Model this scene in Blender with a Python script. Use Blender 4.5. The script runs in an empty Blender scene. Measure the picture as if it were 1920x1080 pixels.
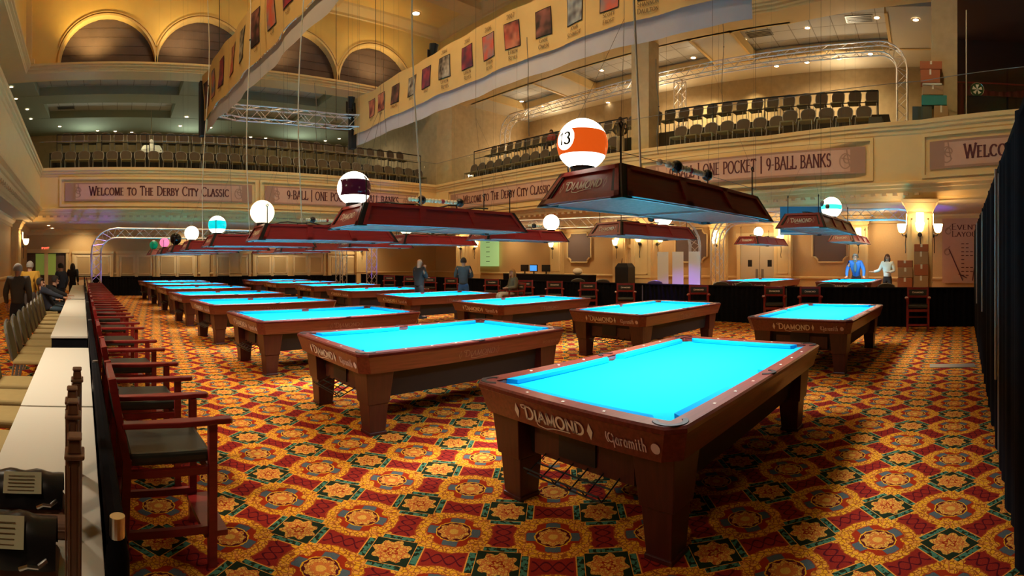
import bpy, bmesh, math, random
from math import sin, cos, pi, tan, atan2, hypot, radians
from mathutils import Vector, Matrix
random.seed(7)
S = bpy.context.scene
COL = S.collection
# ------------------------------------------------------------------ camera, world, exposure
HC = 1.64; A0 = 0.771
cd = bpy.data.cameras.new('camera'); cam = bpy.data.objects.new('camera', cd); COL.objects.link(cam)
cam.location = (0, 0, HC); cam.rotation_euler = (pi/2, 0, -A0)
cd.type = 'PANO'; cd.panorama_type = 'CENTRAL_CYLINDRICAL'
cd.central_cylindrical_range_u_min = -1.0; cd.central_cylindrical_range_u_max = 1.0
cd.central_cylindrical_radius = 1.0
cd.central_cylindrical_range_v_min = -(1080-492)/960.; cd.central_cylindrical_range_v_max = 492/960.
cd.clip_start = 0.02; cd.clip_end = 300
S.camera = cam
S.view_settings.view_transform = 'Standard'; S.view_settings.look = 'None'
S.view_settings.gamma = 1.0; S.view_settings.use_curve_mapping = False
S.view_settings.exposure = 0.15
w = bpy.data.worlds.new('world'); S.world = w; w.use_nodes = True
w.node_tree.nodes['Background'].inputs[0].default_value = (1.0, 0.62, 0.3, 1)
w.node_tree.nodes['Background'].inputs[1].default_value = 0.012
WARM = (1.0, 0.68, 0.33)
def area(name, loc, size, power, col=WARM, aim=None, spread=180, sy=None):
    l = bpy.data.lights.new(name, 'AREA'); l.energy = power; l.color = col; l.size = size
    if sy: l.shape = 'RECTANGLE'; l.size_y = sy
    l.spread = radians(spread)
    o = bpy.data.objects.new(name, l); COL.objects.link(o); o.location = loc
    if aim is not None:
        o.rotation_euler = (Vector(aim)-Vector(loc)).to_track_quat('-Z', 'Y').to_euler()
    return o
def spot(name, loc, aim, power, col=WARM, ang=70, blend=.6, r=.08):
    l = bpy.data.lights.new(name, 'SPOT'); l.energy = power; l.color = col; l.spot_size = radians(ang); l.spot_blend = blend; l.shadow_soft_size = r
    o = bpy.data.objects.new(name, l); COL.objects.link(o); o.location = loc
    o.rotation_euler = (Vector(aim)-Vector(loc)).to_track_quat('-Z', 'Y').to_euler(); return o
def point(name, loc, power, col=WARM, r=.06):
    l = bpy.data.lights.new(name, 'POINT'); l.energy = power; l.color = col; l.shadow_soft_size = r
    o = bpy.data.objects.new(name, l); COL.objects.link(o); o.location = loc; return o
# big hall lights: stand-ins for chandeliers out of view, plus added spots
for x, y, p in ((3, 20, 200), (13, 20, 200), (12, 9, 150)):
    area('hall_ceiling_fill', (x, y, 14.6), 1.6, p, WARM)
for x, y, tx, ty, p in ((1, 17, -1, 24, 330), (7, 16, 5, 24, 330), (12, 16, 12, 24, 330), (9, 20, 17, 20, 330), (8, 14, 17, 13, 330), (8, 6, 17, 6, 330), (7, 1, 16, -1, 300)):
    spot('balcony_fill_spot', (x, y, 14.5), (tx, ty, 5.2), p*5.2, WARM, 60, 1, .3)  # unseen spots added to brighten the balcony fronts
spot('banner_fill_spot', (-1.5, 6, 14.5), (3.6, 9, 7), 3000, WARM, 75, 1, .3); spot('banner_fill_spot', (3.5, 10, 14.5), (8.4, 10, 7), 1200, WARM, 80, 1, .3); spot('banner_fill_spot', (4.5, 3, 14.5), (8.4, 5, 7), 900, WARM, 80, 1, .3)  # extra spots added to lift the banner cloth, no fixture behind them
# ------------------------------------------------------------------ geometry of the place
def az_of(px): return A0 + (px-960)/960.
def at_d(px, py, D): a = az_of(px); return Vector((D*sin(a), D*cos(a), HC+(492-py)/960.*D))
def at_z(px, py, z): return at_d(px, py, (z-HC)*960./(492-py))
def at_Y(px, py, Y): return at_d(px, py, Y/cos(az_of(px)))
def at_X(px, py, X): return at_d(px, py, X/sin(az_of(px)))
LA = -0.068
def PL(lat, t, z=0.): return Vector((lat*cos(LA)+t*sin(LA), -lat*sin(LA)+t*cos(LA), z))
def RZ(az): return pi/2-az          # object rotation that turns local +x to azimuth az
# ------------------------------------------------------------------ materials
M = {}
class NT:
    def __init__(s, name):
        s.m = bpy.data.materials.new(name); s.m.use_nodes = True; s.t = s.m.node_tree; s.n = s.t.nodes; s.l = s.t.links
        s.b = s.n['Principled BSDF']; M[name] = s.m
    def new(s, ty, **k):
        n = s.n.new(ty)
        for a, v in k.items(): setattr(n, a, v)
        return n
    def lk(s, a, b): s.l.new(a, b)
    def math(s, op, a, b=None, c=None, clamp=False):
        n = s.new('ShaderNodeMath', operation=op); n.use_clamp = clamp
        for i, v in enumerate((a, b, c)):
            if v is None: continue
            if isinstance(v, (int, float)): n.inputs[i].default_value = v
            else: s.lk(v, n.inputs[i])
        return n.outputs[0]
    def mix(s, f, a, b):
        n = s.new('ShaderNodeMix', data_type='RGBA')
        if isinstance(f, (int, float)): n.inputs[0].default_value = f
        else: s.lk(f, n.inputs[0])
        for i, v in ((6, a), (7, b)):
            if isinstance(v, (tuple, list)): n.inputs[i].default_value = (*v[:3], 1)
            else: s.lk(v, n.inputs[i])
        return n.outputs[2]
    def coords(s, kind='Object'):
        return s.new('ShaderNodeTexCoord').outputs[kind]
    def noise(s, scale, detail=3, vec=None, rough=.5):
        n = s.new('ShaderNodeTexNoise'); n.inputs['Scale'].default_value = scale; n.inputs['Detail'].default_value = detail; n.inputs['Roughness'].default_value = rough
        if vec is not None: s.lk(vec, n.inputs['Vector'])
        return n.outputs['Fac']
def mat(name, col, rough=.6, metal=0, vary=0., vscale=6, emit=None, es=0, bump=0, bscale=60, spec=.5, coat=0):
    t = NT(name); b = t.b
    b.inputs['Base Color'].default_value = (*col, 1); b.inputs['Roughness'].default_value = rough; b.inputs['Metallic'].default_value = metal
    b.inputs['Specular IOR Level'].default_value = spec
    if coat: b.inputs['Coat Weight'].default_value = coat; b.inputs['Coat Roughness'].default_value = .2
    if vary:
        f = t.noise(vscale, 4, t.coords())
        t.lk(t.mix(f, tuple(c*(1-vary) for c in col), tuple(min(1, c*(1+vary)) for c in col)), b.inputs['Base Color'])
    if bump:
        bn = t.new('ShaderNodeBump'); bn.inputs['Strength'].default_value = bump; bn.inputs['Distance'].default_value = .01
        t.lk(t.noise(bscale, 3, t.coords()), bn.inputs['Height']); t.lk(bn.outputs[0], b.inputs['Normal'])
    if emit: b.inputs['Emission Color'].default_value = (*emit, 1); b.inputs['Emission Strength'].default_value = es
    return t.m
def wood(name, c1, c2, rough=.3, axis='X', sc=3., coat=.3):
    t = NT(name); mp = t.new('ShaderNodeMapping'); t.lk(t.coords(), mp.inputs[0])
    s = {'X': (1.2, 22, 22), 'Y': (22, 1.2, 22), 'Z': (22, 22, 1.2)}[axis]; mp.inputs['Scale'].default_value = s
    f = t.noise(sc*.6, 5, mp.outputs[0], .6); f = t.math('MULTIPLY_ADD', f, 2.2, -.6, clamp=True)
    t.lk(t.mix(f, c1, c2), t.b.inputs['Base Color']); t.b.inputs['Roughness'].default_value = rough
    t.b.inputs['Coat Weight'].default_value = coat; t.b.inputs['Coat Roughness'].default_value = .25
    return t.m
WD1, WD2 = (.095, .011, .009), (.21, .034, .025)
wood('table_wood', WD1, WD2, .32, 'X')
wood('table_wood_shaded', (.042, .005, .004), (.075, .010, .008), .45, 'Z')  # leg and end wood darkened to carry the shade under the tables
wood('lamp_wood', (.23, .007, .010), (.38, .018, .020), .4, 'X')
wood('chair_wood', (.19, .010, .010), (.30, .020, .018), .32, 'X')
wood('brown_wood', (.14, .06, .03), (.25, .12, .06), .45, 'Z')
mat('black_plastic', (.008, .008, .009), .45)
mat('black_metal', (.012, .012, .014), .4, .3)
mat('cabinet_black', (.012, .009, .009), .7)
mat('pocket_leather', (.012, .011, .012), .45)
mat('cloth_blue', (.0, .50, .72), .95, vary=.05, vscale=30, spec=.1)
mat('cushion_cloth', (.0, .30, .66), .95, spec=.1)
mat('sight', (.85, .75, .6), .4)
mat('logo_cream', (.85, .70, .56), .7)
mat('logo_faint', (.30, .17, .12), .7)
mat('logo_pale', (.75, .56, .54), .7)
mat('white_print', (.8, .78, .75), .7)
mat('seat_black', (.035, .038, .03), .32)
mat('drape_black', (.006, .006, .009), .95, vary=.4, vscale=9, spec=.1)
mat('drape_seam', (.5, .5, .5), .9)
mat('table_white', (.78, .74, .66), .6)
mat('chair_gold', (.34, .24, .09), .85, vary=.15, vscale=12)
mat('chair_olive', (.17, .145, .075), .85, vary=.2, vscale=12)
mat('chair_brown', (.085, .062, .045), .85, vary=.15, vscale=12)
mat('chair_frame', (.55, .45, .30), .3, .9)
mat('chrome', (.75, .75, .75), .18, 1)
mat('alu', (.74, .72, .74), .38, 1)
mat('fascia', (.70, .50, .22), .6, vary=.05, vscale=3)
mat('fascia_frieze', (.60, .42, .22), .7, vary=.25, vscale=14, bump=.4, bscale=16)
mat('soffit', (.62, .55, .42), .7)
mat('wall_lower', (.60, .41, .20), .7, vary=.09, vscale=24)
mat('wall_upper', (.50, .38, .22), .75, vary=.22, vscale=3.5)
mat('panel_wood', (.72, .56, .30), .55, vary=.06, vscale=4)
mat('door_cream', (.82, .68, .44), .5)
mat('door_inset', (.60, .45, .24), .5)
mat('door_grey', (.55, .48, .36), .5)
mat('wall_attic', (.76, .52, .16), .75, vary=.06, vscale=2)
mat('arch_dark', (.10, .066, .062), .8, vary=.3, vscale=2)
mat('ceil_green', (.30, .33, .24), .85)
mat('ceil_coffer', (.17, .17, .20), .85)
mat('velvet_wall', (.10, .045, .035), .9)
mat('fabric_panel', (.16, .12, .12), .9)
mat('steel_grey', (.25, .25, .25), .4, .6)
mat('cardboard', (.42, .26, .13), .8)
mat('cardboard_red', (.42, .13, .05), .8)
mat('teal_box', (.02, .24, .20), .7)
mat('dark_box', (.02, .045, .045), .6)
mat('paper', (.8, .76, .66), .8)
mat('red_velvet', (.10, .008, .012), .9)
mat('leather_brown', (.17, .075, .038), .55, vary=.2, vscale=20)
mat('bag_vinyl', (.010, .010, .012), .3)
mat('label_paper', (.50, .48, .32), .7)
mat('cable_white', (.75, .68, .52), .6)
mat('cable_grey', (.13, .12, .10), .6)
mat('wire_black', (.02, .02, .02), .5)
mat('banner_pink', (.55, .33, .24), .8, vary=.08, vscale=3)
mat('banner_edge', (.34, .19, .13), .8)
mat('banner_ink', (.09, .018, .02), .8)
mat('banner_cream', (.68, .45, .17), .8, vary=.10, vscale=2.5)
mat('banner_backing', (.50, .48, .52), .8, vary=.08, vscale=3)
mat('banner_ink2', (.17, .10, .04), .8)
mat('truss_skirt', (.012, .012, .012), .9)
mat('glass_green', (.02, .07, .03), .08)
mat('spot_glow', (1, .9, .7), .5, emit=(1, .86, .62), es=9)
mat('sconce_glow', (1, .85, .55), .5, emit=(1, .72, .34), es=5)
mat('exit_glow', (.8, .1, .05), .5, emit=(1, .10, .05), es=2.0)
mat('screen_green', (.3, .5, .25), .6, emit=(.38, .62, .22), es=.55)
mat('screen_blue', (.05, .2, .5), .3, emit=(.05, .30, .8), es=1.0)
mat('screen_white', (.8, .8, .9), .3, emit=(.7, .8, 1), es=1.6)
mat('room_green_glow', (.25, .34, .06), .7, emit=(.25, .34, .06), es=.25)
mat('led_blue', (.05, .04, .9), .4, emit=(.07, .05, 1), es=6)
mat('led_red', (.9, .04, .04), .4, emit=(1, .08, .12), es=3)
mat('bead_white', (.80, .70, .48), .35)
mat('bead_black', (.01, .01, .012), .25)
mat('bead_red', (.35, .015, .015), .3)
mat('crystal', (.8, .75, .55), .1, emit=(1, .85, .5), es=.35)
mat('skin', (.50, .27, .18), .55)
mat('board_blue', (.05, .22, .38), .6)
mat('iris', (.03, .02, .015), .3)
mat('lips', (.32, .10, .08), .5)
for n, c in dict(hair_grey=(.30, .27, .24), hair_dark=(.025, .016, .012), hair_blond=(.38, .20, .07), hair_brown=(.07, .03, .02),
                 cl_black=(.012, .012, .014), cl_navy=(.02, .025, .045), cl_blue=(.03, .13, .42), cl_denim=(.05, .09, .13), cl_teal=(.05, .09, .10), cl_white=(.62, .64, .58),
                 cl_yellow=(.50, .27, .03), cl_grey=(.07, .06, .055), cl_khaki=(.32, .26, .18), cl_olive=(.12, .11, .075), cl_red=(.30, .03, .03), cl_stripe=(.5, .45, .42)).items():
    mat(n, c, .85, vary=.15, vscale=10)
# balcony glass
t = NT('rail_glass'); tr = t.new('ShaderNodeBsdfTransparent'); gl = t.new('ShaderNodeBsdfGlossy'); gl.inputs['Roughness'].default_value = .02
tr.inputs[0].default_value = (.93, .96, .93, 1); mx = t.new('ShaderNodeMixShader'); mx.inputs[0].default_value = .05
t.lk(tr.outputs[0], mx.inputs[1]); t.lk(gl.outputs[0], mx.inputs[2]); t.lk(mx.outputs[0], t.n['Material Output'].inputs[0])
# acoustic tile ceiling
t = NT('ceil_tile'); br = t.new('ShaderNodeTexBrick'); br.offset = 0; t.lk(t.coords(), br.inputs['Vector'])
br.inputs['Color1'].default_value = (.50, .49, .46, 1); br.inputs['Color2'].default_value = (.46, .45, .42, 1); br.inputs['Mortar'].default_value = (.25, .23, .20, 1)
br.inputs['Scale'].default_value = 1; br.inputs['Brick Width'].default_value = .9; br.inputs['Row Height'].default_value = .9; br.inputs['Mortar Size'].default_value = .02
t.lk(br.outputs[0], t.b.inputs['Base Color']); t.b.inputs['Roughness'].default_value = .9
# lamp louvre
t = NT('louvre'); w1 = t.new('ShaderNodeTexVoronoi'); w1.inputs['Scale'].default_value = 30; t.lk(t.coords(), w1.inputs['Vector'])
t.lk(t.mix(w1.outputs['Distance'], (.16, .055, .05), (.42, .16, .14)), t.b.inputs['Base Color']); t.b.inputs['Roughness'].default_value = .45; t.b.inputs['Metallic'].default_value = .5
# carpet
def carpet():
    t = NT('carpet'); P = .60; ang = .86
    tc = t.coords(); sp = t.new('ShaderNodeSeparateXYZ'); t.lk(tc, sp.inputs[0]); X, Y = sp.outputs[0], sp.outputs[1]
    nz = t.noise(34, 2, tc); wob = t.math('MULTIPLY_ADD', nz, .045, -.022)
    m0 = at_z(679, 970, 0); m = t.math
    x0 = m('SUBTRACT', X, m0.x); y0 = m('SUBTRACT', Y, m0.y)
    ca, sa = cos(ang)/P, sin(ang)/P
    u = m('ADD', m('MULTIPLY', x0, ca), m('MULTIPLY', y0, -sa)); v = m('ADD', m('MULTIPLY', x0, sa), m('MULTIPLY', y0, ca))
    def cell(off):
        qx = m('SUBTRACT', m('FRACT', m('ADD', u, off)), .5); qy = m('SUBTRACT', m('FRACT', m('ADD', v, off)), .5)
        return qx, qy
    qx, qy = cell(.5); sx, sy = cell(0.)
    ax, ay = m('ABSOLUTE', qx), m('ABSOLUTE', qy); bx, by = m('ABSOLUTE', sx), m('ABSOLUTE', sy)
    def ln(a, b): return m('SQRT', m('ADD', m('MULTIPLY', a, a), m('MULTIPLY', b, b)))
    r = m('ADD', ln(qx, qy), wob); rs = m('ADD', ln(sx, sy), wob)
    def lt(a, b): return m('LESS_THAN', a, b)
    def AND(*a):
        o = a[0]
        for k in a[1:]: o = m('MULTIPLY', o, k)
        return o
    def petals(x, y, n, amp):
        return m('MULTIPLY', m('SINE', m('MULTIPLY', m('ARCTAN2', y, x), n)), amp)
    GOLD, PEACH, RED, CRIM, DKG = (.88, .40, .015), (.86, .34, .05), (.38, .030, .007), (.30, .022, .012), (.018, .028, .012)
    TEAL, BLUE, YEL, ORA, PUR = (.07, .20, .12), (.10, .12, .12), (.80, .40, .06), (.66, .17, .03), (.10, .008, .012)
    c = t.mix(1., RED, RED)
    vo = t.new('ShaderNodeTexVoronoi'); vo.feature = 'DISTANCE_TO_EDGE'; vo.inputs['Scale'].default_value = 36; t.lk(tc, vo.inputs['Vector']); leafline = m('LESS_THAN', vo.outputs[0], .075)
    LEAF = t.mix(leafline, t.mix(m('GREATER_THAN', nz, .52), GOLD, PEACH), (.40, .09, .012))
    vo2 = t.new('ShaderNodeTexVoronoi'); vo2.feature = 'DISTANCE_TO_EDGE'; vo2.inputs['Scale'].default_value = 46; t.lk(tc, vo2.inputs['Vector']); petline = m('LESS_THAN', vo2.outputs[0], .07)
    PETAL = t.mix(petline, YEL, (.52, .10, .02))
    # scroll panels between medallions (odd-even sites)
    big = m('MAXIMUM', m('MULTIPLY', lt(ax, .20), m('GREATER_THAN', ay, .36)), m('MULTIPLY', lt(ay, .20), m('GREATER_THAN', ax, .36)))
    c = t.mix(big, c, CRIM)
    for (ca_, cb_) in ((qx, qy), (qy, qx)):      # scroll lines
        e = m('ABSOLUTE', m('SUBTRACT', m('ABSOLUTE', cb_), .5)); 
        sn = m('ABSOLUTE', m('SUBTRACT', e, m('ABSOLUTE', m('MULTIPLY', m('SINE', m('MULTIPLY', ca_, 26)), .07))))
        c = t.mix(AND(big, lt(sn, .013), lt(m('ABSOLUTE', ca_), .19)), c, PUR)
    # medallion
    c = t.mix(lt(r, .398), c, (.42, .07, .012)); c = t.mix(lt(r, .386), c, LEAF)
    c = t.mix(lt(r, .288), c, (.55, .13, .02)); c = t.mix(lt(r, .278), c, RED)
    lob = m('MINIMUM', ax, ay)
    c = t.mix(AND(lt(r, .27), lt(lob, .075)), c, BLUE)
    ro = m('ADD', r, petals(qx, qy, 9, .012))
    c = t.mix(lt(r, .185), c, GOLD); c = t.mix(lt(r, .172), c, PUR); c = t.mix(lt(ro, .150), c, PETAL); c = t.mix(lt(ro, .095), c, ORA); c = t.mix(lt(r, .05), c, YEL)
    # gold corner crosses
    gx, gy = m('SUBTRACT', ax, .262), m('SUBTRACT', ay, .262)
    gr = m('ADD', m('ADD', ln(gx, gy), wob), petals(gx, gy, 4, .028))
    c = t.mix(lt(gr, .132), c, LEAF)
    c = t.mix(AND(lt(m('ABSOLUTE', m('SUBTRACT', ax, ay)), .008), lt(gr, .09)), c, ORA)
    # teal bars round squares
    bar = m('MAXIMUM', m('MULTIPLY', lt(m('ABSOLUTE', m('SUBTRACT', bx, .245)), .045), lt(by, .17)), m('MULTIPLY', lt(m('ABSOLUTE', m('SUBTRACT', by, .245)), .045), lt(bx, .17)))
    bar2 = m('MAXIMUM', m('MULTIPLY', lt(m('ABSOLUTE', m('SUBTRACT', bx, .245)), .033), lt(by, .16)), m('MULTIPLY', lt(m('ABSOLUTE', m('SUBTRACT', by, .245)), .033), lt(bx, .16)))
    c = t.mix(bar, c, PEACH); c = t.mix(bar2, c, t.mix(m('GREATER_THAN', nz, .52), TEAL, DKG))
    mb = m('MAXIMUM', bx, by)
    c = t.mix(lt(mb, .205), c, DKG)
    rp = m('ADD', rs, petals(sx, sy, 8, .022)); c = t.mix(lt(rp, .178), c, PETAL)
    ring = m('ABSOLUTE', m('SUBTRACT', rp, .11)); c = t.mix(lt(ring, .014), c, ORA)
    rp2 = m('ADD', rs, petals(sx, sy, 5, .016)); c = t.mix(lt(m('ABSOLUTE', m('SUBTRACT', rp2, .05)), .012), c, RED)
    fine = t.noise(160, 2, tc); hs = t.new('ShaderNodeHueSaturation'); t.lk(c, hs.inputs['Color']); t.lk(m('MULTIPLY_ADD', fine, .9, .55), hs.inputs['Value'])
    t.lk(hs.outputs[0], t.b.inputs['Base Color']); t.b.inputs['Roughness'].default_value = 1; t.b.inputs['Specular IOR Level'].default_value = .05
    bn = t.new('ShaderNodeBump'); bn.inputs['Strength'].default_value = .35; bn.inputs['Distance'].default_value = .006
    t.lk(fine, bn.inputs['Height']); t.lk(bn.outputs[0], t.b.inputs['Normal'])
carpet()
# glowing ball shades: white glass with a coloured band or whole colour; number disc toward +disc
def ballmat(name, band, base=(1, .92, .75), es=4., bw=.45, disc=None, bes=1.0):
    t = NT(name); m = t.math; n = t.new('ShaderNodeSeparateXYZ'); t.lk(t.coords(), n.inputs[0])
    z = m('ABSOLUTE', n.outputs[2]); inb = m('LESS_THAN', z, .19*bw)
    if disc:
        vm = t.new('ShaderNodeVectorMath', operation='DISTANCE'); t.lk(t.coords(), vm.inputs[0]); vm.inputs[1].default_value = tuple(.19*c for c in disc)
        inb = m('MULTIPLY', inb, m('GREATER_THAN', vm.outputs['Value'], .085))
    t.lk(t.mix(inb, base, band), t.b.inputs['Base Color']); t.lk(t.mix(inb, base, band), t.b.inputs['Emission Color'])
    t.lk(m('MULTIPLY_ADD', inb, bes-es, es), t.b.inputs['Emission Strength']); t.b.inputs['Roughness'].default_value = .15
# ------------------------------------------------------------------ mesh helpers
class MB:
    def __init__(s): s.v = []; s.f = []; s.mi = []; s.k = 0
    def add(s, vs, fs):
        b = len(s.v); s.v += [tuple(p) for p in vs]; s.f += [tuple(b+i for i in f) for f in fs]; s.mi += [s.k]*len(fs); return s
    def frus(s, c, b, t, h, ob=(0, 0)):      # base centre, base size (x,y), top size, height, top offset
        x, y, z = c
        vs = [(x+sx*b[0]/2, y+sy*b[1]/2, z) for sx, sy in ((-1, -1), (1, -1), (1, 1), (-1, 1))]
        vs += [(x+ob[0]+sx*t[0]/2, y+ob[1]+sy*t[1]/2, z+h) for sx, sy in ((-1, -1), (1, -1), (1, 1), (-1, 1))]
        return s.add(vs, [(3, 2, 1, 0), (4, 5, 6, 7), (0, 1, 5, 4), (1, 2, 6, 5), (2, 3, 7, 6), (3, 0, 4, 7)])
    def box(s, x0, x1, y0, y1, z0, z1):
        return s.frus(((x0+x1)/2, (y0+y1)/2, z0), (x1-x0, y1-y0), (x1-x0, y1-y0), z1-z0)
    def quad(s, a, b, c, d): return s.add([a, b, c, d], [(0, 1, 2, 3)])
    def bar(s, p, q, wx, wz=None, up=(0, 0, 1)):      # rectangular bar from p to q
        p, q = Vector(p), Vector(q); d = (q-p).normalized(); up = Vector(up)
        if abs(d.dot(up)) > .98: up = Vector((1, 0, 0))
        a = d.cross(up).normalized()*wx/2; b = a.cross(d).normalized()*(wz or wx)/2
        vs = [p-a-b, p+a-b, p+a+b, p-a+b, q-a-b, q+a-b, q+a+b, q-a+b]
        return s.add(vs, [(3, 2, 1, 0), (4, 5, 6, 7), (0, 1, 5, 4), (1, 2, 6, 5), (2, 3, 7, 6), (3, 0, 4, 7)])
    def cyl(s, p, q, r0, r1=None, n=10, cap=True):
        p, q = Vector(p), Vector(q); r1 = r0 if r1 is None else r1; d = (q-p).normalized()
        up = Vector((0, 0, 1)) if abs(d.z) < .95 else Vector((1, 0, 0)); a = d.cross(up).normalized(); b = a.cross(d)
        vs = [p+(a*cos(2*pi*i/n)+b*sin(2*pi*i/n))*r0 for i in range(n)]+[q+(a*cos(2*pi*i/n)+b*sin(2*pi*i/n))*r1 for i in range(n)]
        fs = [(i, (i+1) % n, n+(i+1) % n, n+i) for i in range(n)]
        if cap: fs += [tuple(range(n))[::-1], tuple(range(n, 2*n))]
        return s.add(vs, fs)
    def tube(s, pts, r, n=6):
        pts = [Vector(p) for p in pts]; R = []
        for i, p in enumerate(pts):
            d = (pts[min(i+1, len(pts)-1)]-pts[max(i-1, 0)]).normalized()
            up = Vector((0, 0, 1)) if abs(d.z) < .9 else Vector((1, 0, 0)); a = d.cross(up).normalized(); b = a.cross(d); R.append((p, a, b))
        vs = [p+(a*cos(2*pi*i/n)+b*sin(2*pi*i/n))*r for p, a, b in R for i in range(n)]
        fs = [(k*n+i, k*n+(i+1) % n, (k+1)*n+(i+1) % n, (k+1)*n+i) for k in range(len(pts)-1) for i in range(n)]
        fs += [tuple(range(n))[::-1], tuple(range(len(vs)-n, len(vs)))]
        return s.add(vs, fs)
    def lathe(s, prof, c=(0, 0, 0), n=20):
        vs = [(c[0]+r*cos(2*pi*i/n), c[1]+r*sin(2*pi*i/n), c[2]+z) for r, z in prof for i in range(n)]
        fs = [(k*n+i, k*n+(i+1) % n, (k+1)*n+(i+1) % n, (k+1)*n+i) for k in range(len(prof)-1) for i in range(n)]
        return s.add(vs, fs)
    def ball(s, c, r, n=16, m=10, sc=(1, 1, 1)):
        vs = []; 
        for k in range(m+1):
            th = pi*k/m
            for i in range(n): vs.append((c[0]+r*sc[0]*sin(th)*cos(2*pi*i/n), c[1]+r*sc[1]*sin(th)*sin(2*pi*i/n), c[2]-r*sc[2]*cos(th)))
        return s.add(vs, [(k*n+i, k*n+(i+1) % n, (k+1)*n+(i+1) % n, (k+1)*n+i) for k in range(m) for i in range(n)])
    def prism(s, poly, z0, z1):
        n = len(poly); vs = [(x, y, z0) for x, y in poly]+[(x, y, z1) for x, y in poly]
        return s.add(vs, [tuple(range(n))[::-1], tuple(range(n, 2*n))]+[(i, (i+1) % n, n+(i+1) % n, n+i) for i in range(n)])
    def map(s, fn): s.v = [tuple(fn(Vector(p))) for p in s.v]; return s
    def build(s, name, m, parent=None, smooth=False, bevel=0, seg=2, weld=False, label=None):
        me = bpy.data.meshes.new(name); me.from_pydata(s.v, [], s.f)
        for k in ([m] if isinstance(m, str) else m): me.materials.append(M[k])
        for p, i in zip(me.polygons, s.mi): p.material_index = i; p.use_smooth = smooth
        if weld:
            bm = bmesh.new(); bm.from_mesh(me); bmesh.ops.remove_doubles(bm, verts=bm.verts, dist=1e-5); bm.to_mesh(me); bm.free()
        me.update(); o = bpy.data.objects.new(name, me); COL.objects.link(o)
        if parent is not None: o.parent = parent
        if bevel:
            b = o.modifiers.new('bevel', 'BEVEL'); b.width = bevel; b.segments = seg; b.limit_method = 'ANGLE'; b.angle_limit = radians(40)
        if label: o['label'] = label
        return o
def thing(name, loc, rz=0., label='', cat='', group=None):
    o = bpy.data.objects.new(name, None); COL.objects.link(o); o.location = loc; o.rotation_euler = (0, 0, rz); o.empty_display_size = .1
    return tag(o, label, cat, group)
def tag(o, label, cat, group=None):
    o['label'] = label; o['category'] = cat
    if group: o['group'] = group
    return o
def struct(o): o['kind'] = 'structure'; return o
KIDS = {}
def kids(o): return [c for c in COL.objects if c.parent == o]
def record(o):
    def tree(x): return (x, [tree(c) for c in kids(x)])
    KIDS[o.name] = tree(o)[1]
def dup(o, loc, rz, label, group=None):
    if o.name not in KIDS: record(o)
    r = o.copy(); COL.objects.link(r); r.location = loc; r.rotation_euler = (0, 0, rz); r['label'] = label
    if group: r['group'] = group
    def cp(lst, par):
        for c, sub in lst:
            d = c.copy(); COL.objects.link(d); d.parent = par; cp(sub, d)
    cp(KIDS[o.name], r); return r
ORD = 'zeroth first second third fourth fifth sixth seventh eighth ninth tenth eleventh twelfth thirteenth fourteenth fifteenth sixteenth seventeenth eighteenth nineteenth twentieth'.split()
def nth(i):
    if i <= 20: return ORD[i]
    t = {2: 'twenty', 3: 'thirty'}[i//10]
    return (t+'-'+ORD[i % 10]) if i % 10 else t[:-1]+'ieth'
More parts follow.
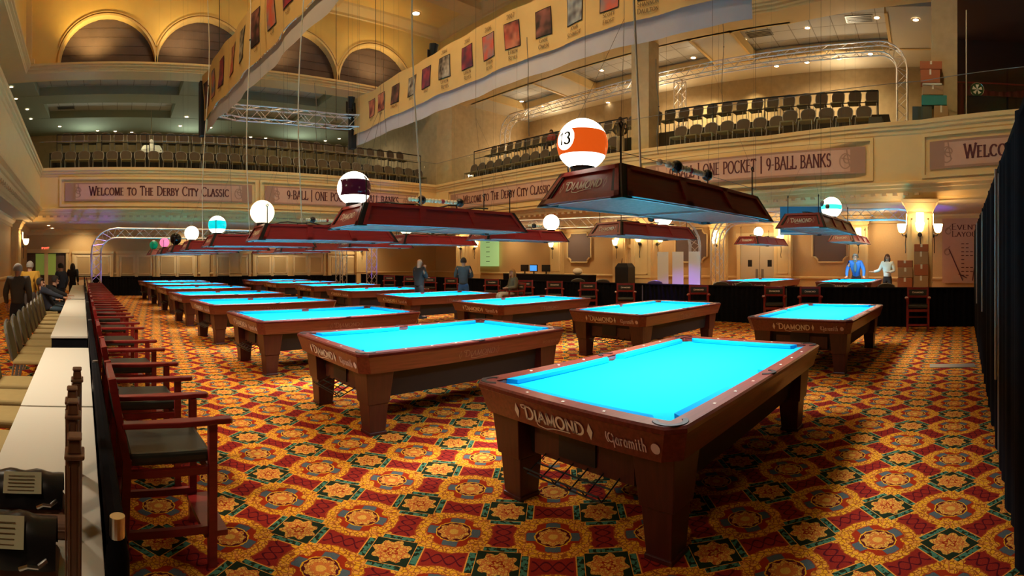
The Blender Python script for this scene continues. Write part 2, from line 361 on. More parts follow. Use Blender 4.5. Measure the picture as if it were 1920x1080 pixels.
# ------------------------------------------------------------------ serif stroke lettering
def arc(cx, cy, rx, ry, a0, a1, n=12): return [(cx+rx*cos(radians(a0+(a1-a0)*i/n)), cy+ry*sin(radians(a0+(a1-a0)*i/n))) for i in range(n+1)]
G = {  # glyph: width, polylines (height 1)
 'A': (.74, [[(0.02, 0), (.37, 1)], [(.37, 1), (.72, 0)], [(.17, .36), (.57, .36)]]), 'B': (.62, [[(.1, 0), (.1, 1)], [(.1, 1)]+arc(.28, .76, .24, .24, 90, -90)+[(.1, .52)], [(.1, .52)]+arc(.30, .26, .28, .26, 90, -90)+[(.1, 0)]]),
 'C': (.76, [arc(.42, .5, .38, .5, 45, 315, 20)]), 'D': (.78, [[(.1, 0), (.1, 1)], [(.1, 1)]+arc(.3, .5, .44, .5, 90, -90, 18)+[(.1, 0)]]),
 'E': (.58, [[(.1, 0), (.1, 1)], [(.1, 1), (.54, 1)], [(.1, .52), (.45, .52)], [(.1, 0), (.56, 0)]]), 'F': (.54, [[(.1, 0), (.1, 1)], [(.1, 1), (.52, 1)], [(.1, .52), (.44, .52)]]),
 'G': (.80, [arc(.42, .5, .38, .5, 45, 330, 20), [(.74, .02), (.74, .42), (.5, .42)]]), 'H': (.78, [[(.1, 0), (.1, 1)], [(.68, 0), (.68, 1)], [(.1, .52), (.68, .52)]]),
 'I': (.28, [[(.14, 0), (.14, 1)]]), 'J': (.36, [[(.24, 1), (.24, .1)]+arc(.06, .08, .18, .2, 0, -100, 6)]), 'K': (.70, [[(.1, 0), (.1, 1)], [(.62, 1), (.12, .48)], [(.25, .6), (.68, 0)]]),
 'L': (.56, [[(.1, 0), (.1, 1)], [(.1, 0), (.54, 0), (.56, .18)]]), 'M': (.92, [[(.12, 0), (.14, 1)], [(.14, 1), (.46, .05)], [(.46, .05), (.78, 1)], [(.78, 1), (.82, 0)]]),
 'N': (.80, [[(.12, 0), (.12, 1)], [(.12, 1), (.70, 0)], [(.70, 0), (.70, 1)]]), 'O': (.84, [arc(.42, .5, .38, .5, 90, 450, 28)]), 'P': (.58, [[(.1, 0), (.1, 1)], [(.1, 1)]+arc(.28, .74, .26, .26, 90, -90)+[(.1, .48)]]),
 'R': (.66, [[(.1, 0), (.1, 1)], [(.1, 1)]+arc(.28, .76, .24, .24, 90, -90)+[(.1, .52)], [(.3, .52), (.66, 0)]]), 'S': (.56, [arc(.29, .75, .2, .25, 35, 260, 12)+arc(.28, .26, .22, .26, 85, -145, 12)]),
 'T': (.66, [[(.33, 0), (.33, 1)], [(.02, .9), (.03, 1), (.63, 1), (.64, .9)]]), 'U': (.76, [[(.1, 1), (.1, .3)]+arc(.38, .3, .28, .3, 180, 360, 14)+[(.66, 1)]]), 'V': (.72, [[(.02, 1), (.36, 0)], [(.36, 0), (.70, 1)]]),
 'W': (1.05, [[(.02, 1), (.28, 0)], [(.28, 0), (.52, .9)], [(.52, .9), (.76, 0)], [(.76, 0), (1.03, 1)]]), 'X': (.7, [[(.04, 1), (.66, 0)], [(.04, 0), (.66, 1)]]), 'Y': (.66, [[(.02, 1), (.33, .5), (.33, 0)], [(.33, .5), (.64, 1)]]),
 'Z': (.6, [[(.05, 1), (.55, 1), (.05, 0), (.56, 0)]]), '9': (.56, [arc(.28, .66, .22, .3, 0, 360, 18), [(.5, .66)]+arc(.2, .6, .3, .6, 0, -80, 8)]), '-': (.36, [[(.05, .4), (.31, .4)]]), '|': (.3, [[(.15, -.2), (.15, 1.15)]]), ' ': (.36, []),
 '0': (.56, [arc(.28, .45, .22, .45, 90, 450, 20)]), '1': (.36, [[(.08, .78), (.2, 1), (.2, 0)]]), '2': (.54, [arc(.27, .72, .21, .26, 170, -40, 12)+[(.04, 0), (.52, 0)]]), '3': (.52, [arc(.24, .75, .19, .24, 150, -80, 12)+arc(.24, .26, .22, .26, 80, -150, 12)]),
 '4': (.58, [[(.42, 0), (.42, 1), (.03, .3), (.56, .3)]]), '5': (.52, [[(.46, 1), (.12, 1), (.1, .56)]+arc(.24, .3, .24, .3, 100, -140, 14)]), '6': (.54, [arc(.27, .3, .22, .3, 0, 360, 18), [(.06, .35)]+arc(.4, .45, .36, .52, 170, 95, 6)]), '7': (.52, [[(.04, 1), (.5, 1), (.2, 0)]]), '8': (.54, [arc(.27, .76, .18, .23, 0, 360, 16), arc(.27, .27, .22, .27, 0, 360, 16)]),
 'a': (.5, [arc(.22, .24, .18, .24, 20, 340, 14), [(.42, .5), (.42, .02), (.48, 0)], [(.08, .46), (.25, .55), (.42, .46)]]), 'r': (.4, [[(.1, 0), (.1, .52)], [(.1, .36), (.24, .52), (.36, .5)]]),
 'm': (.8, [[(.1, 0), (.1, .52)], [(.1, .4), (.25, .54), (.4, .42), (.4, 0)], [(.4, .4), (.55, .54), (.7, .42), (.7, 0)]]), 'i': (.24, [[(.12, 0), (.12, .52)], [(.12, .7), (.12, .78)]]), 't': (.36, [[(.16, .8), (.16, .08), (.3, .0)], [(.03, .52), (.3, .52)]]),
 'h': (.54, [[(.1, 0), (.1, 1)], [(.1, .38), (.26, .54), (.42, .42), (.42, 0)]]),
}
def text_strokes(txt, small=.78):      # lower-case input letters become small capitals unless written with a leading backquote style
    x = 0; out = []
    for ch in txt:
        if ch.islower() and small: g = G[ch.upper()]; k = small
        else: g = G[ch]; k = 1
        for pl in g[1]: out.append([(x+px*k, py*k) for px, py in pl])
        x += g[0]*k+.10
    return x-.10, out
def ribbon(mb, strokes, fn, thick=.11, contrast=.55, serif=.17):
    for pl in strokes:
        seg = []
        for (a, b) in zip(pl[:-1], pl[1:]):
            dx, dy = b[0]-a[0], b[1]-a[1]; L = hypot(dx, dy)
            if L > 1e-6: seg.append((a, b, dx/L, dy/L, thick*(1-contrast+contrast*abs(dy)/L)/2))
        if not seg: continue
        closed = len(seg) > 2 and hypot(pl[0][0]-pl[-1][0], pl[0][1]-pl[-1][1]) < 1e-3
        rail = []; n = len(seg)      # one joined strip per stroke, so neighbouring pieces never overlap
        for i in range(n+1):
            p0 = seg[i-1] if i > 0 else (seg[-1] if closed else seg[0]); p1 = seg[i] if i < n else (seg[0] if closed else seg[-1])
            pt = seg[i][0] if i < n else seg[-1][1]; nx, ny = -(p0[3]+p1[3]), p0[2]+p1[2]; q = hypot(nx, ny)
            if q < .3: nx, ny, q = -p1[3], p1[2], 1.
            nx, ny = nx/q, ny/q; th = (p0[4]+p1[4])/2/max(.55, nx*-p1[3]+ny*p1[2]); e = 0 if closed or 0 < i < n else (-1 if i == 0 else 1)*th*.5
            c = (pt[0]+p1[2]*e, pt[1]+p1[3]*e); rail.append((fn(c[0]-nx*th, c[1]-ny*th), fn(c[0]+nx*th, c[1]+ny*th)))
        for (u0, v0), (u1, v1) in zip(rail[:-1], rail[1:]): mb.quad(u0, u1, v1, v0)
        if serif and len(pl) == 2:
            for p, q in ((pl[0], pl[1]), (pl[1], pl[0])):
                if abs(p[1]-q[1]) > .45 and (abs(p[1]) < .02 or p[1] > .74):
                    h = thick*.16; mb.quad(fn(p[0]-serif/2, p[1]-h), fn(p[0]+serif/2, p[1]-h), fn(p[0]+serif/2, p[1]+h), fn(p[0]-serif/2, p[1]+h))
def lettering(name, txt, m, parent, o, right, up, h, width=None, small=.78, thick=.11, serif=.17, center=True, contrast=.55, extra=None):
    o, right, up = Vector(o), Vector(right).normalized(), Vector(up).normalized()
    W, st = text_strokes(txt, small); kx = h if width is None else width/W
    x0 = -W/2 if center else 0
    fn = lambda x, y: o+right*((x+x0)*kx)+up*(y*h)
    mb = MB(); ribbon(mb, st, fn, thick, contrast, serif)
    if extra: extra(mb, fn, W)
    return mb.build(name, m, parent)
def diamond_extra(outline):
    def f(mb, fn, W):
        # sweeping tail below the letters
        tail = [(1.35, .10)]+arc(1.35, -.10, .30, .22, 100, 250, 8)+[(1.9, -.38), (2.5, -.22), (3.3, -.16), (4.0, -.14)]
        tail = [(x*W/5.2, y) for x, y in tail]; ribbon(mb, [tail], fn, .09, .2, 0)
        tail = [(.02*W, .75), (-.05*W, .8), (-.06*W, 1.0), (0, 1.06), (.1*W, 1.02)]; ribbon(mb, [tail], fn, .09, .2, 0)
        for cx in (-.16*W, 1.10*W):
            p = [(cx, 1.05), (cx+.22, .42), (cx, -.2), (cx-.22, .42)]
            if outline: ribbon(mb, [p+[p[0]]], fn, .05, 0, 0)
            else: mb.quad(*[fn(*q) for q in p])
    return f
# ------------------------------------------------------------------ room shell
def offset_path(path, d):      # + = toward the hall (right of travel)
    out = []; n = len(path)
    for i in range(n):
        p = Vector(path[i][:2]); N = []
        if i > 0: e = (p-Vector(path[i-1][:2])).normalized(); N.append(Vector((e.y, -e.x)))
        if i < n-1: e = (Vector(path[i+1][:2])-p).normalized(); N.append(Vector((e.y, -e.x)))
        m = sum(N, Vector((0, 0))).normalized(); k = 1/max(.3, m.dot(N[0]))
        out.append((p.x+m.x*d*k, p.y+m.y*d*k))
    return out
def sweep(path, prof, mb=None):
    mb = mb or MB(); P = [offset_path(path, d) for d, z in prof]; n = len(path)
    vs = [(P[k][i][0], P[k][i][1], prof[k][1]) for k in range(len(prof)) for i in range(n)]
    return mb.add(vs, [(k*n+i, (k+1)*n+i, (k+1)*n+i+1, k*n+i+1) for k in range(len(prof)-1) for i in range(n-1)])
def strip(inner, outer, z, flip=False):
    mb = MB(); n = len(inner); vs = [(x, y, z) for x, y in inner]+[(x, y, z) for x, y in outer]
    return mb.add(vs, [(i, i+1, n+i+1, n+i) for i in range(n-1)])
pl = lambda lat, t: tuple(PL(lat, t)[:2])
FY = 24.0
CORN = (PL(-2, 24.2).x-.0, FY)
PATH = [pl(-2, -3), CORN, (17.25, FY), (17.25, 5.3), (16.06, 0), (13.6, -5)]
UP = [pl(-2.74, -3), (PL(-2.74, 24.7).x, 24.65), (18.0, 24.65), (18.0, 5.3), (17.0, 0), (14.5, -5.4)]
OUTL = [pl(-3.3, -3), (PL(-3.3, 30).x, 30.0), (21.5, 30), (21.5, 5.3), (21.3, 0), (19.5, -6)]
OUTU = [pl(-7.5, -3), (PL(-7.5, 37).x, 37.0), (24.3, 37), (24.3, 5.3), (24.2, 0), (21.5, -7)]
ZS, ZT, ZB, ZC = 3.6, 6.09, 10.85, 15.3
fl = MB().quad((-14, -8, 0), (30, -8, 0), (30, 40, 0), (-14, 40, 0)); struct(fl.build('floor', 'carpet'))
# balcony fascia with mouldings
prof = [(-.42, ZS), (-.40, 3.66), (-.36, 3.70), (-.30, 3.72), (-.12, 3.86), (-.10, 3.98), (-.04, 4.0), (-.02, 4.09), (.12, 4.11), (.13, 4.17), (0, 4.22), (0, 5.66), (.03, 5.70), (.04, 5.80), (.10, 5.84), (.10, 5.92), (.15, 5.95), (.16, 6.07), (.10, ZT), (-.25, ZT)]
struct(sweep(PATH, prof).build('trim_1', 'fascia'))
# dentil course under the fascia
mb = MB()
def along(path, a, b, step, fn):
    p, q = Vector(path[a]), Vector(path[b]); L = (q-p).length; e = (q-p)/L; n = Vector((e.y, -e.x)); k = int(L/step)
    for i in range(k): fn(p+e*(i+.5)*L/k, e, n)
def dent(p, e, n):
    c = p-n*.16; a = Vector((c.x, c.y, 3.82)); mb.bar(a-Vector((e.x, e.y, 0))*.07, a+Vector((e.x, e.y, 0))*.07, .10, .09)
for a in (0, 1, 2, 3): along(PATH, a, a+1, .34, dent)
struct(mb.build('trim_2', 'fascia_frieze'))
# soffit = ceiling of the lower level, balcony floor, upper ceiling
struct(strip(offset_path(PATH, -.40), OUTL, ZS).build('ceiling_lower', 'soffit'))
struct(strip(offset_path(PATH, -.24), OUTU, 6.05).build('floor_balcony', 'wall_upper'))
# soffit cove moulding where it meets the lower walls
struct(sweep(OUTL, [(0, 3.25), (.06, 3.27), (.08, 3.40), (.22, 3.52), (.24, ZS)]).build('trim_3', 'panel_wood'))
# lower walls
def wallseg(name, a, b, z0, z1, m):
    return struct(MB().quad((*a, z0), (*b, z0), (*b, z1), (*a, z1)).build(name, m))
wallseg('wall_left', OUTL[0], OUTL[1], 0, ZS, 'wall_lower'); wallseg('wall_far', OUTL[1], OUTL[2], 0, ZS, 'wall_lower')
mb = MB()
for a, b in ((2, 3), (3, 4), (4, 5)): mb.quad((*OUTL[a], 0), (*OUTL[b], 0), (*OUTL[b], ZS), (*OUTL[a], ZS))
struct(mb.build('wall_right', 'wall_lower'))
# chair rail and baseboard
struct(sweep(OUTL, [(0, .92), (.05, .94), (.06, 1.0), (.03, 1.03), (0, 1.04)]).build('trim_4', 'panel_wood'))
struct(sweep(OUTL, [(.03, 0), (.03, .18), (.015, .22), (0, .23)]).build('baseboard_lower', 'panel_wood'))
# upper walls
mb = MB()
for a in range(5): mb.quad((*OUTU[a], 6), (*OUTU[a+1], 6), (*OUTU[a+1], 11.4), (*OUTU[a], 11.4))
struct(mb.build('wall_upper', 'wall_upper'))
mb = MB()    # solid corner block between the two balconies
mb.prism([(17.65, 37), (17.65, 24.5), (17.95, 23.45), (24.3, 23.45), (24.3, 37)], 6.0, 11.0)
struct(mb.build('wall_corner', 'wall_upper'))
# upper beam (cornice) that carries the attic wall
bp = [(-1.15, 10.92), (-1.15, ZB), (-.02, ZB), (0, 10.90), (.05, 10.93), (.06, 11.0), (.16, 11.04), (.17, 11.10), (.24, 11.13), (.25, 11.22), (0, 11.25)]
struct(sweep(UP, bp).build('trim_5', 'fascia'))
# far attic wall with arches
def arch_wall():
    mb = MB(); Y = 24.65; z0 = 11.2; zs = 11.25
    arcs = [(-2.83+4.72*i, -2.83+4.72*(i+1)) for i in range(4)]
    x_start = UP[1][0]
    def col(x0, x1, lo0, lo1): mb.quad((x0, Y, lo0), (x1, Y, lo1), (x1, Y, ZC), (x0, Y, ZC))
    col(x_start, arcs[0][0], z0, z0)
    for a, b in arcs:
        b = min(b, 20.0); c = (a+b)/2; r = (b-a)/2-.06; n = 28
        pts = [(c-r*cos(pi*i/n), zs+r*.98*sin(pi*i/n)) for i in range(n+1)]
        col(a, pts[0][0], z0, z0)
        for (p, q) in zip(pts[:-1], pts[1:]): col(p[0], q[0], p[1], q[1])
        col(pts[-1][0], b, z0, z0)
    col(arcs[-1][1], 18.05, z0, z0)
    struct(mb.build('wall_attic_far', 'wall_attic'))
    tr = MB(); back = MB()
    for a, b in arcs:
        c = (a+b)/2; r = (b-a)/2-.06; n = 28
        for rr, w_, dep in ((r+.0, .10, .10), (r+.17, .05, .06)):
            P = [((c-rr*cos(pi*i/n)), zs+rr*.98*sin(pi*i/n)) for i in range(n+1)]
            Q = [((c-(rr+w_)*cos(pi*i/n)), zs+(rr+w_)*.98*sin(pi*i/n)) for i in range(n+1)]
            for i in range(n):
                if rr > r and (Q[i][0] < a-.02 or Q[i+1][0] > b+.02): continue
                p, q, p2, q2 = P[i], P[i+1], Q[i], Q[i+1]
                tr.quad((p[0], Y-dep, p[1]), (q[0], Y-dep, q[1]), (q2[0], Y-dep, q2[1]), (p2[0], Y-dep, p2[1]))
                tr.quad((p2[0], Y-dep, p2[1]), (q2[0], Y-dep, q2[1]), (q2[0], Y, q2[1]), (p2[0], Y, p2[1]))
                tr.quad((p[0], Y-dep, p[1]), (q[0], Y-dep, q[1]), (q[0], Y+.35 if rr == r else Y, q[1]), (p[0], Y+.35 if rr == r else Y, p[1]))
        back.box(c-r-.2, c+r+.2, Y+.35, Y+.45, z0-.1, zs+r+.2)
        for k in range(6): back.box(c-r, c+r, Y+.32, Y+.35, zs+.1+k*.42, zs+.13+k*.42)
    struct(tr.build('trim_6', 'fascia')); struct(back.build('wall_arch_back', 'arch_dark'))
arch_wall()
mb = MB(); mb.quad((*UP[0], 11.2), (*UP[1], 11.2), (*UP[1], ZC), (*UP[0], ZC)); struct(mb.build('wall_attic_left', 'wall_attic'))
mb = MB()
for a in (2, 3, 4): mb.quad((*UP[a], 11.2), (*UP[a+1], 11.2), (*UP[a+1], ZC), (*UP[a], ZC))
struct(mb.build('wall_attic_right', 'wall_attic'))
mb = MB(); x, y = UP[1]; mb.box(x-.1, x+.28, y-.14, y, 11.25, ZC); mb.box(x-.1, x+.42, y-.24, y, 11.25, 11.5); struct(mb.build('trim_7', 'fascia'))
# hall ceiling with coffers
mb = MB().quad((-8, -8, ZC), (20, -8, ZC), (20, 26, ZC), (-8, 26, ZC)); struct(mb.build('ceiling_hall', 'wall_attic'))
struct(sweep(UP, [(0, 14.75), (.08, 14.78), (.10, 14.9), (.45, 15.2), (.5, ZC)]).build('trim_8', 'fascia'))
mb = MB()
for x in (3.2, 10.6): mb.box(x-.55, x+.55, -5, 24.2, 14.95, ZC-.01)
for y in (20.9, 14.5, 8.5, 2.5): mb.box(-3, 17.6, y-.5, y+.5, 14.9, ZC-.02)
struct(mb.build('ceiling_beams', 'fascia'))
# upper gallery ceilings: recessed tile coffers between lowered flat bands
struct(strip(offset_path(UP, -.6), OUTU, 11.35).build('ceiling_gallery', 'ceil_tile'))
mb = MB(); zb0, zb1 = 10.88, 11.36
mb.box(-12, 18, 32.6, 37, zb0, zb1); mb.box(-12, 18, 28.1, 29.6, zb0, zb1)
for x0, x1 in ((-12, -4.3), (3.4, 5.6), (11.6, 13.6), (17, 18)): mb.box(x0, x1, 25.2, 32.7, zb0+.01, zb1)
for a in (0,): 
    p, q = pl(-3.3, -3), pl(-3.3, 25); p2, q2 = pl(-7.6, -3), pl(-7.6, 25); mb.add([(*p, zb0), (*q, zb0), (*q2, zb0), (*p2, zb0)], [(0, 1, 2, 3)])
struct(mb.build('ceiling_bands_far', 'ceil_green'))
mb = MB(); mb.box(22.2, 24.4, -5, 23.5, zb0, zb1); mb.box(18.4, 19.0, 5.2, 23.5, zb0, zb1)
for y in (22.6, 17.3, 8.4, .4): mb.box(18.5, 22.4, y-.9, y+.9, zb0+.01, zb1)
struct(mb.build('ceiling_bands_right', 'soffit'))
mb = MB()
for y in (22.6, 17.3, 8.4, .4):
    for s in (-1, 1): mb.box(18.9, 22.2, y+s*.92-.06, y+s*.92+.06, zb0-.03, zb1-.1)
mb.box(22.1, 22.22, -4, 23, zb0-.03, zb1-.1); mb.box(18.95, 19.07, 5, 23, zb0-.03, zb1-.1)
struct(mb.build('trim_9', 'fascia'))
struct(MB().box(20.8, 21.0, -7, -1.0, 6, 11.35).build('wall_dark', 'velvet_wall')); struct(MB().box(15.8, 21.0, -7, -1.0, 10.72, 10.86).build('ceiling_dark', 'velvet_wall'))
# columns of the right gallery (upper) and under the balcony (lower)
def column_upper(x, y): struct(MB().box(x-.42, x+.42, y-.42, y+.42, 6, ZB).build('wall_pier', 'wall_upper'))
column_upper(18.45, 11.05); column_upper(17.1, -.75)
def pilaster_mesh(w_, d, h=ZS):
    f, s = MB(), MB()
    f.frus((0, 0, 0), (w_+.12, d+.12), (w_+.12, d+.12), .35); f.frus((0, 0, .35), (w_, d), (w_, d), h-.35)
    for z, e in ((h-.38, .06), (h-.30, .12), (h-.22, .2), (h-.12, .34)): f.frus((0, 0, z), (w_+e, d+e), (w_+e+.08, d+e+.08), .09)
    for z in (1.0, h-.48): f.frus((0, 0, z), (w_+.05, d+.05), (w_+.05, d+.05), .04)
    for sy in (1, -1):      # raised picture frame on the faces
        for a, b, c, e in ((-.28, -.24, 1.15, h-.6), (.24, .28, 1.15, h-.6)): f.box(a*w_/.8, b*w_/.8, sy*d/2-.02, sy*d/2+.02, c, e)
    for sx in (1, -1):
        for a, b, c, e in ((-.28, -.24, 1.15, h-.6), (.24, .28, 1.15, h-.6), (-.28, .28, 1.15, 1.19), (-.28, .28, h-.64, h-.6)): f.box(sx*w_/2-.02, sx*w_/2+.02, a*d/.8, b*d/.8, c, e)
    return f
def sconce(loc, rz, label, lit=1.0, cat='wall lamp'):
    t = thing('wall_sconce', loc, rz, label, cat, 'wall sconces round the hall')     # local +x points away from the wall
    MB().lathe([(.05, .02), (.10, .06), (.13, .16), (.15, .30), (.14, .30), (.10, .1)], (.16, 0, 0), 14).build('glass_shade', 'sconce_glow', t, smooth=True)
    MB().box(.0, .02, -.12, .12, .28, .62).build('glow_panel', 'sconce_glow', t)
    m = MB(); m.cyl((0, 0, -.06), (.05, 0, -.06), .07, n=12); m.tube([(.03, 0, -.06), (.12, 0, -.07), (.17, 0, .02)], .018)
    m.tube([(.03, 0, -.1), (.05, .02, -.3), (.04, -.015, -.5), (.045, .01, -.62)], .014); m.build('bracket', 'black_metal', t)
    l = bpy.data.lights.new('sconce_bulb', 'POINT'); l.energy = 17*lit; l.color = (1, .62, .26); l.shadow_soft_size = .1
    o = bpy.data.objects.new('sconce_bulb', l); COL.objects.link(o); o.parent = t; o.location = (.32, 0, .42)
    return t
for i, (x, y, w_) in enumerate(((16.15, .05, .75), (18.3, 10.9, .95), (17.9, 21.9, .95))):
    o = pilaster_mesh(w_, w_).build('wall_column', 'panel_wood'); struct(o); o.location = (x, y, 0)
for (x, y) in ((21.35, 2.6), (21.4, 5.9), (21.4, 8.9), (21.4, 14.2), (21.4, 18.4)):
    o = pilaster_mesh(.7, .75).build('wall_pilaster', 'panel_wood'); struct(o); o.location = (x+.1, y, 0)
for k, x in enumerate((7.0, 15.3)):
    o = pilaster_mesh(.7, .6).build('wall_pilaster', 'panel_wood'); struct(o); o.location = (x, 29.9, 0)
p = PL(-3.3, 24, 0); o = pilaster_mesh(.7, .9).build('wall_pilaster', 'panel_wood'); struct(o); o.location = p; o.rotation_euler = (0, 0, -LA)
Z1 = 2.45
sconce((15.76, .05, 2.55), pi, 'lit wall sconce on the front column beside the black drape, with a long hanging scroll', 1.2)
sconce((16.15, .46, 2.55), pi/2, 'glass bowl shade on the far side of the front column'); sconce((16.15, -.36, 2.55), -pi/2, 'glass bowl shade on the near side of the front column')
for x, y, r, l in ((17.8, 10.9, pi, 'the column behind the easels, left side'), (18.3, 10.4, -pi/2, 'the column behind the easels, right side'),
                   (20.98, 2.6, pi, 'the pilaster between the two dark wall panels'), (20.98, 5.9, pi, 'the pilaster beside the grey double doors, near side'), (20.98, 8.9, pi, 'the pilaster beside the grey double doors, far side'),
                   (20.98, 14.2, pi, 'the pilaster beside the cream door and lectern'), (20.98, 18.4, pi, 'the pilaster above the monitor table'), (17.4, 21.9, pi, 'the far column beside the projection screen, left side'), (17.9, 21.4, -pi/2, 'the far column beside the projection screen, right side')):
    sconce((x, y, Z1), r, 'lit wall sconce with iron bracket on '+l)
p = PL(-2.82, 24, Z1); sconce(p, -LA, 'lit wall sconce on the left wall beside the exit doorway')
sconce((15.3, 29.55, Z1), -pi/2, 'small lit wall sconce on the far wall behind the blue truss tower')
# door wall at the far end: wide panelled double doors
FW = 29.98
def pxX(px, Y=FW): return Y*tan(az_of(px))
def double_door(name, x0, x1, y, h, label_skip=None, m='door_cream', hinge='door'):
    t = bpy.data.objects.new(name, None); COL.objects.link(t); t.location = ((x0+x1)/2, y, 0); struct(t)
    hw = (x1-x0)/2
    m1 = MB(); m1.box(-hw-.14, -hw, -.09, .02, 0, h+.02); m1.box(hw, hw+.14, -.09, .02, 0, h+.02); m1.box(-hw-.16, hw+.16, -.12, .02, h, h+.16); m1.build('door_frame', 'panel_wood', t)
    for s in (-1, 1):
        a, b = (-hw, -.01) if s < 0 else (.01, hw); d = MB(); d.box(a, b, -.05, -.01, 0, h)
        MB().box(a+.13, b-.13, -.058, -.045, .96, h-.16).build('door_inset', 'door_inset', t)
        for z0, z1 in ((.25, .75), (.95, h-.15)):
            for q in ((a+.12, a+.16, z0, z1), (b-.16, b-.12, z0, z1), (a+.12, b-.12, z0, z0+.05), (a+.12, b-.12, z1-.05, z1)): d.box(q[0], q[1], -.075, -.05, q[2], q[3])
        lf = d.build('door_leaf', m, t); hd = MB(); hd.box(a+.1, b-.06, -.14, -.09, .80, .86); hd.box(a+.14, a+.18, -.1, -.05, .8, .86); hd.box(b-.14, b-.1, -.1, -.05, .8, .86); hd.build('push_bar', 'black_metal', lf)
    return t
dn = 1
for p0, p1 in ((140, 208), (223, 287), (297, 365), (404, 466), (478, 540), (548, 606), (618, 668)):
    double_door('door_%d' % dn, pxX(p0), pxX(p1), FW, 2.15); dn += 1
mb = MB()
for a, b in ((366, 402),):
    x0, x1 = pxX(a), pxX(b); mb.box(x0, x0+.08, FW-.1, FW, 0, 3.2); mb.box(x1-.08, x1, FW-.1, FW, 0, 3.2); mb.box(x0+.3, x1-.3, FW-.06, FW, .3, 2.1)
struct(mb.build('trim_10', 'panel_wood'))
# doorway at the far left; dark sheet and glowing panel stand for its lobby
x0, x1 = pxX(50), pxX(124)
mb = MB(); mb.box(x0-.15, x0, FW-.15, FW, 0, 2.25); mb.box(x1, x1+.15, FW-.15, FW, 0, 2.25); mb.box(x0-.2, x1+.2, FW-.18, FW, 2.2, 2.42); struct(mb.build('trim_11', 'panel_wood'))
mb = MB(); mb.box(x0, x1, FW-.04, FW-.01, 0, 2.2); struct(mb.build('wall_lobby', 'arch_dark'))
mb = MB(); mb.box(x0+.55, x1-.6, FW-.06, FW-.045, .9, 2.15); mb.build('lobby_glow', 'room_green_glow');  # emission stands in for light on the lobby wall
o = COL.objects['lobby_glow']; o.name = 'lobby_glow_panel'; struct(o)
mb = MB(); mb.box((x0+x1)/2-.1, (x0+x1)/2+.12, FW-.12, FW-.06, 0, 2.2); struct(mb.build('door_8', 'door_cream'))
t = thing('exit_sign', at_Y(85, 466, FW-.05), 0, 'red illuminated EXIT sign over the far left doorway', 'sign')
MB().box(-.26, .26, -.04, .02, -.1, .1).build('sign_body', 'paper', t)
lettering('sign_letters', 'EXIT', 'exit_glow', t, (0, -.045, -.07), (1, 0, 0), (0, 0, 1), .14, width=.42, thick=.2, serif=0, contrast=0)
# dark fabric wall panels with notched frames on the right wall
def notched(hw, hh, n): return [(-hw+n, -hh), (hw-n, -hh)]+[(hw-n*cos(a)+0, -hh+n*sin(a)) for a in (.5, 1.0)]+[(hw, -hh+n), (hw, hh-n)]+[(hw-n*sin(a)*1.0+0, hh-n*cos(a)) for a in (.5, 1.0)]+[(hw-n, hh), (-hw+n, hh)]+[(-hw+n*cos(a), hh-n*sin(a)) for a in (.5, 1.0)]+[(-hw, hh-n), (-hw, -hh+n)]+[(-hw+n*sin(a), -hh+n*cos(a)) for a in (.5, 1.0)]
def wall_panel(y, hw, z, hh, label):
    t = thing('wall_panel', (21.44, y, z), 0, label, 'wall panel', 'dark framed panels on the right wall'); P = notched(hw, hh, .26)
    n = len(P); m = MB(); m.add([(-.02, a, b) for a, b in P], [tuple(range(n))]); m.build('fabric', 'fabric_panel', t)
    m = MB(); m.tube([(-.04, a, b) for a, b in P+[P[0]]], .045, 6); m.build('frame', 'panel_wood', t)
for p0, p1, l in ((1665, 1732, 'dark fabric wall panel nearest the front column'), (1523, 1592, 'dark fabric wall panel behind the man in the blue jacket'), (1266, 1326, 'dark fabric wall panel behind the easels'), (1064, 1108, 'dark fabric wall panel above the monitor table')):
    ya, yb = 21.4/tan(az_of(p1)), 21.4/tan(az_of(p0)); wall_panel((ya+yb)/2, abs(yb-ya)/2, 2.42, .78, l)
# right-wall doors
def wall_x_door(name, y0, y1, h, m, n=2):
    t = bpy.data.objects.new(name, None); COL.objects.link(t); t.location = (21.45, (y0+y1)/2, 0); struct(t); hw = (y1-y0)/2
    f = MB(); f.box(-.1, 0, -hw-.15, -hw, 0, h); f.box(-.1, 0, hw, hw+.15, 0, h); f.box(-.14, 0, -hw-.18, hw+.18, h, h+.18); f.build('door_frame', 'panel_wood', t)
    for k in range(n):
        a = -hw+k*2*hw/n+.01; b = -hw+(k+1)*2*hw/n-.01; lf = MB().box(-.05, 0, a, b, 0, h).build('door_leaf', m, t)
        if n == 2:
            MB().box(-.055, -.05, a+.35, b-.35, 1.45, 1.75).build('door_window', 'black_plastic', lf); c = b-.12 if k == 0 else a+.12
            MB().box(-.09, -.06, c-.05, c+.05, .9, 1.35).build('pull_plate', 'steel_grey', lf); MB().box(-.06, -.05, a+.04, b-.04, .05, .75).build('kick_plate', 'steel_grey', lf)
        else:
            q = MB(); 
            for z0, z1 in ((.3, 1.1), (1.3, h-.2)): q.box(-.07, -.05, a+.15, b-.15, z0, z0+.05); q.box(-.07, -.05, a+.15, b-.15, z1-.05, z1); q.box(-.07, -.05, a+.15, a+.2, z0, z1); q.box(-.07, -.05, b-.2, b-.15, z0, z1)
            q.build('door_panel', m, lf)
wall_x_door('door_9', 21.4/tan(az_of(1462)), 21.4/tan(az_of(1388)), 2.75, 'door_grey')
wall_x_door('door_10', 21.4/tan(az_of(1184)), 21.4/tan(az_of(1156)), 2.35, 'door_cream', 1)
# raised platform behind the barrier
struct(MB().box(13.6, 21.5, -5, 12, 0, .27).build('floor_platform', 'carpet'))
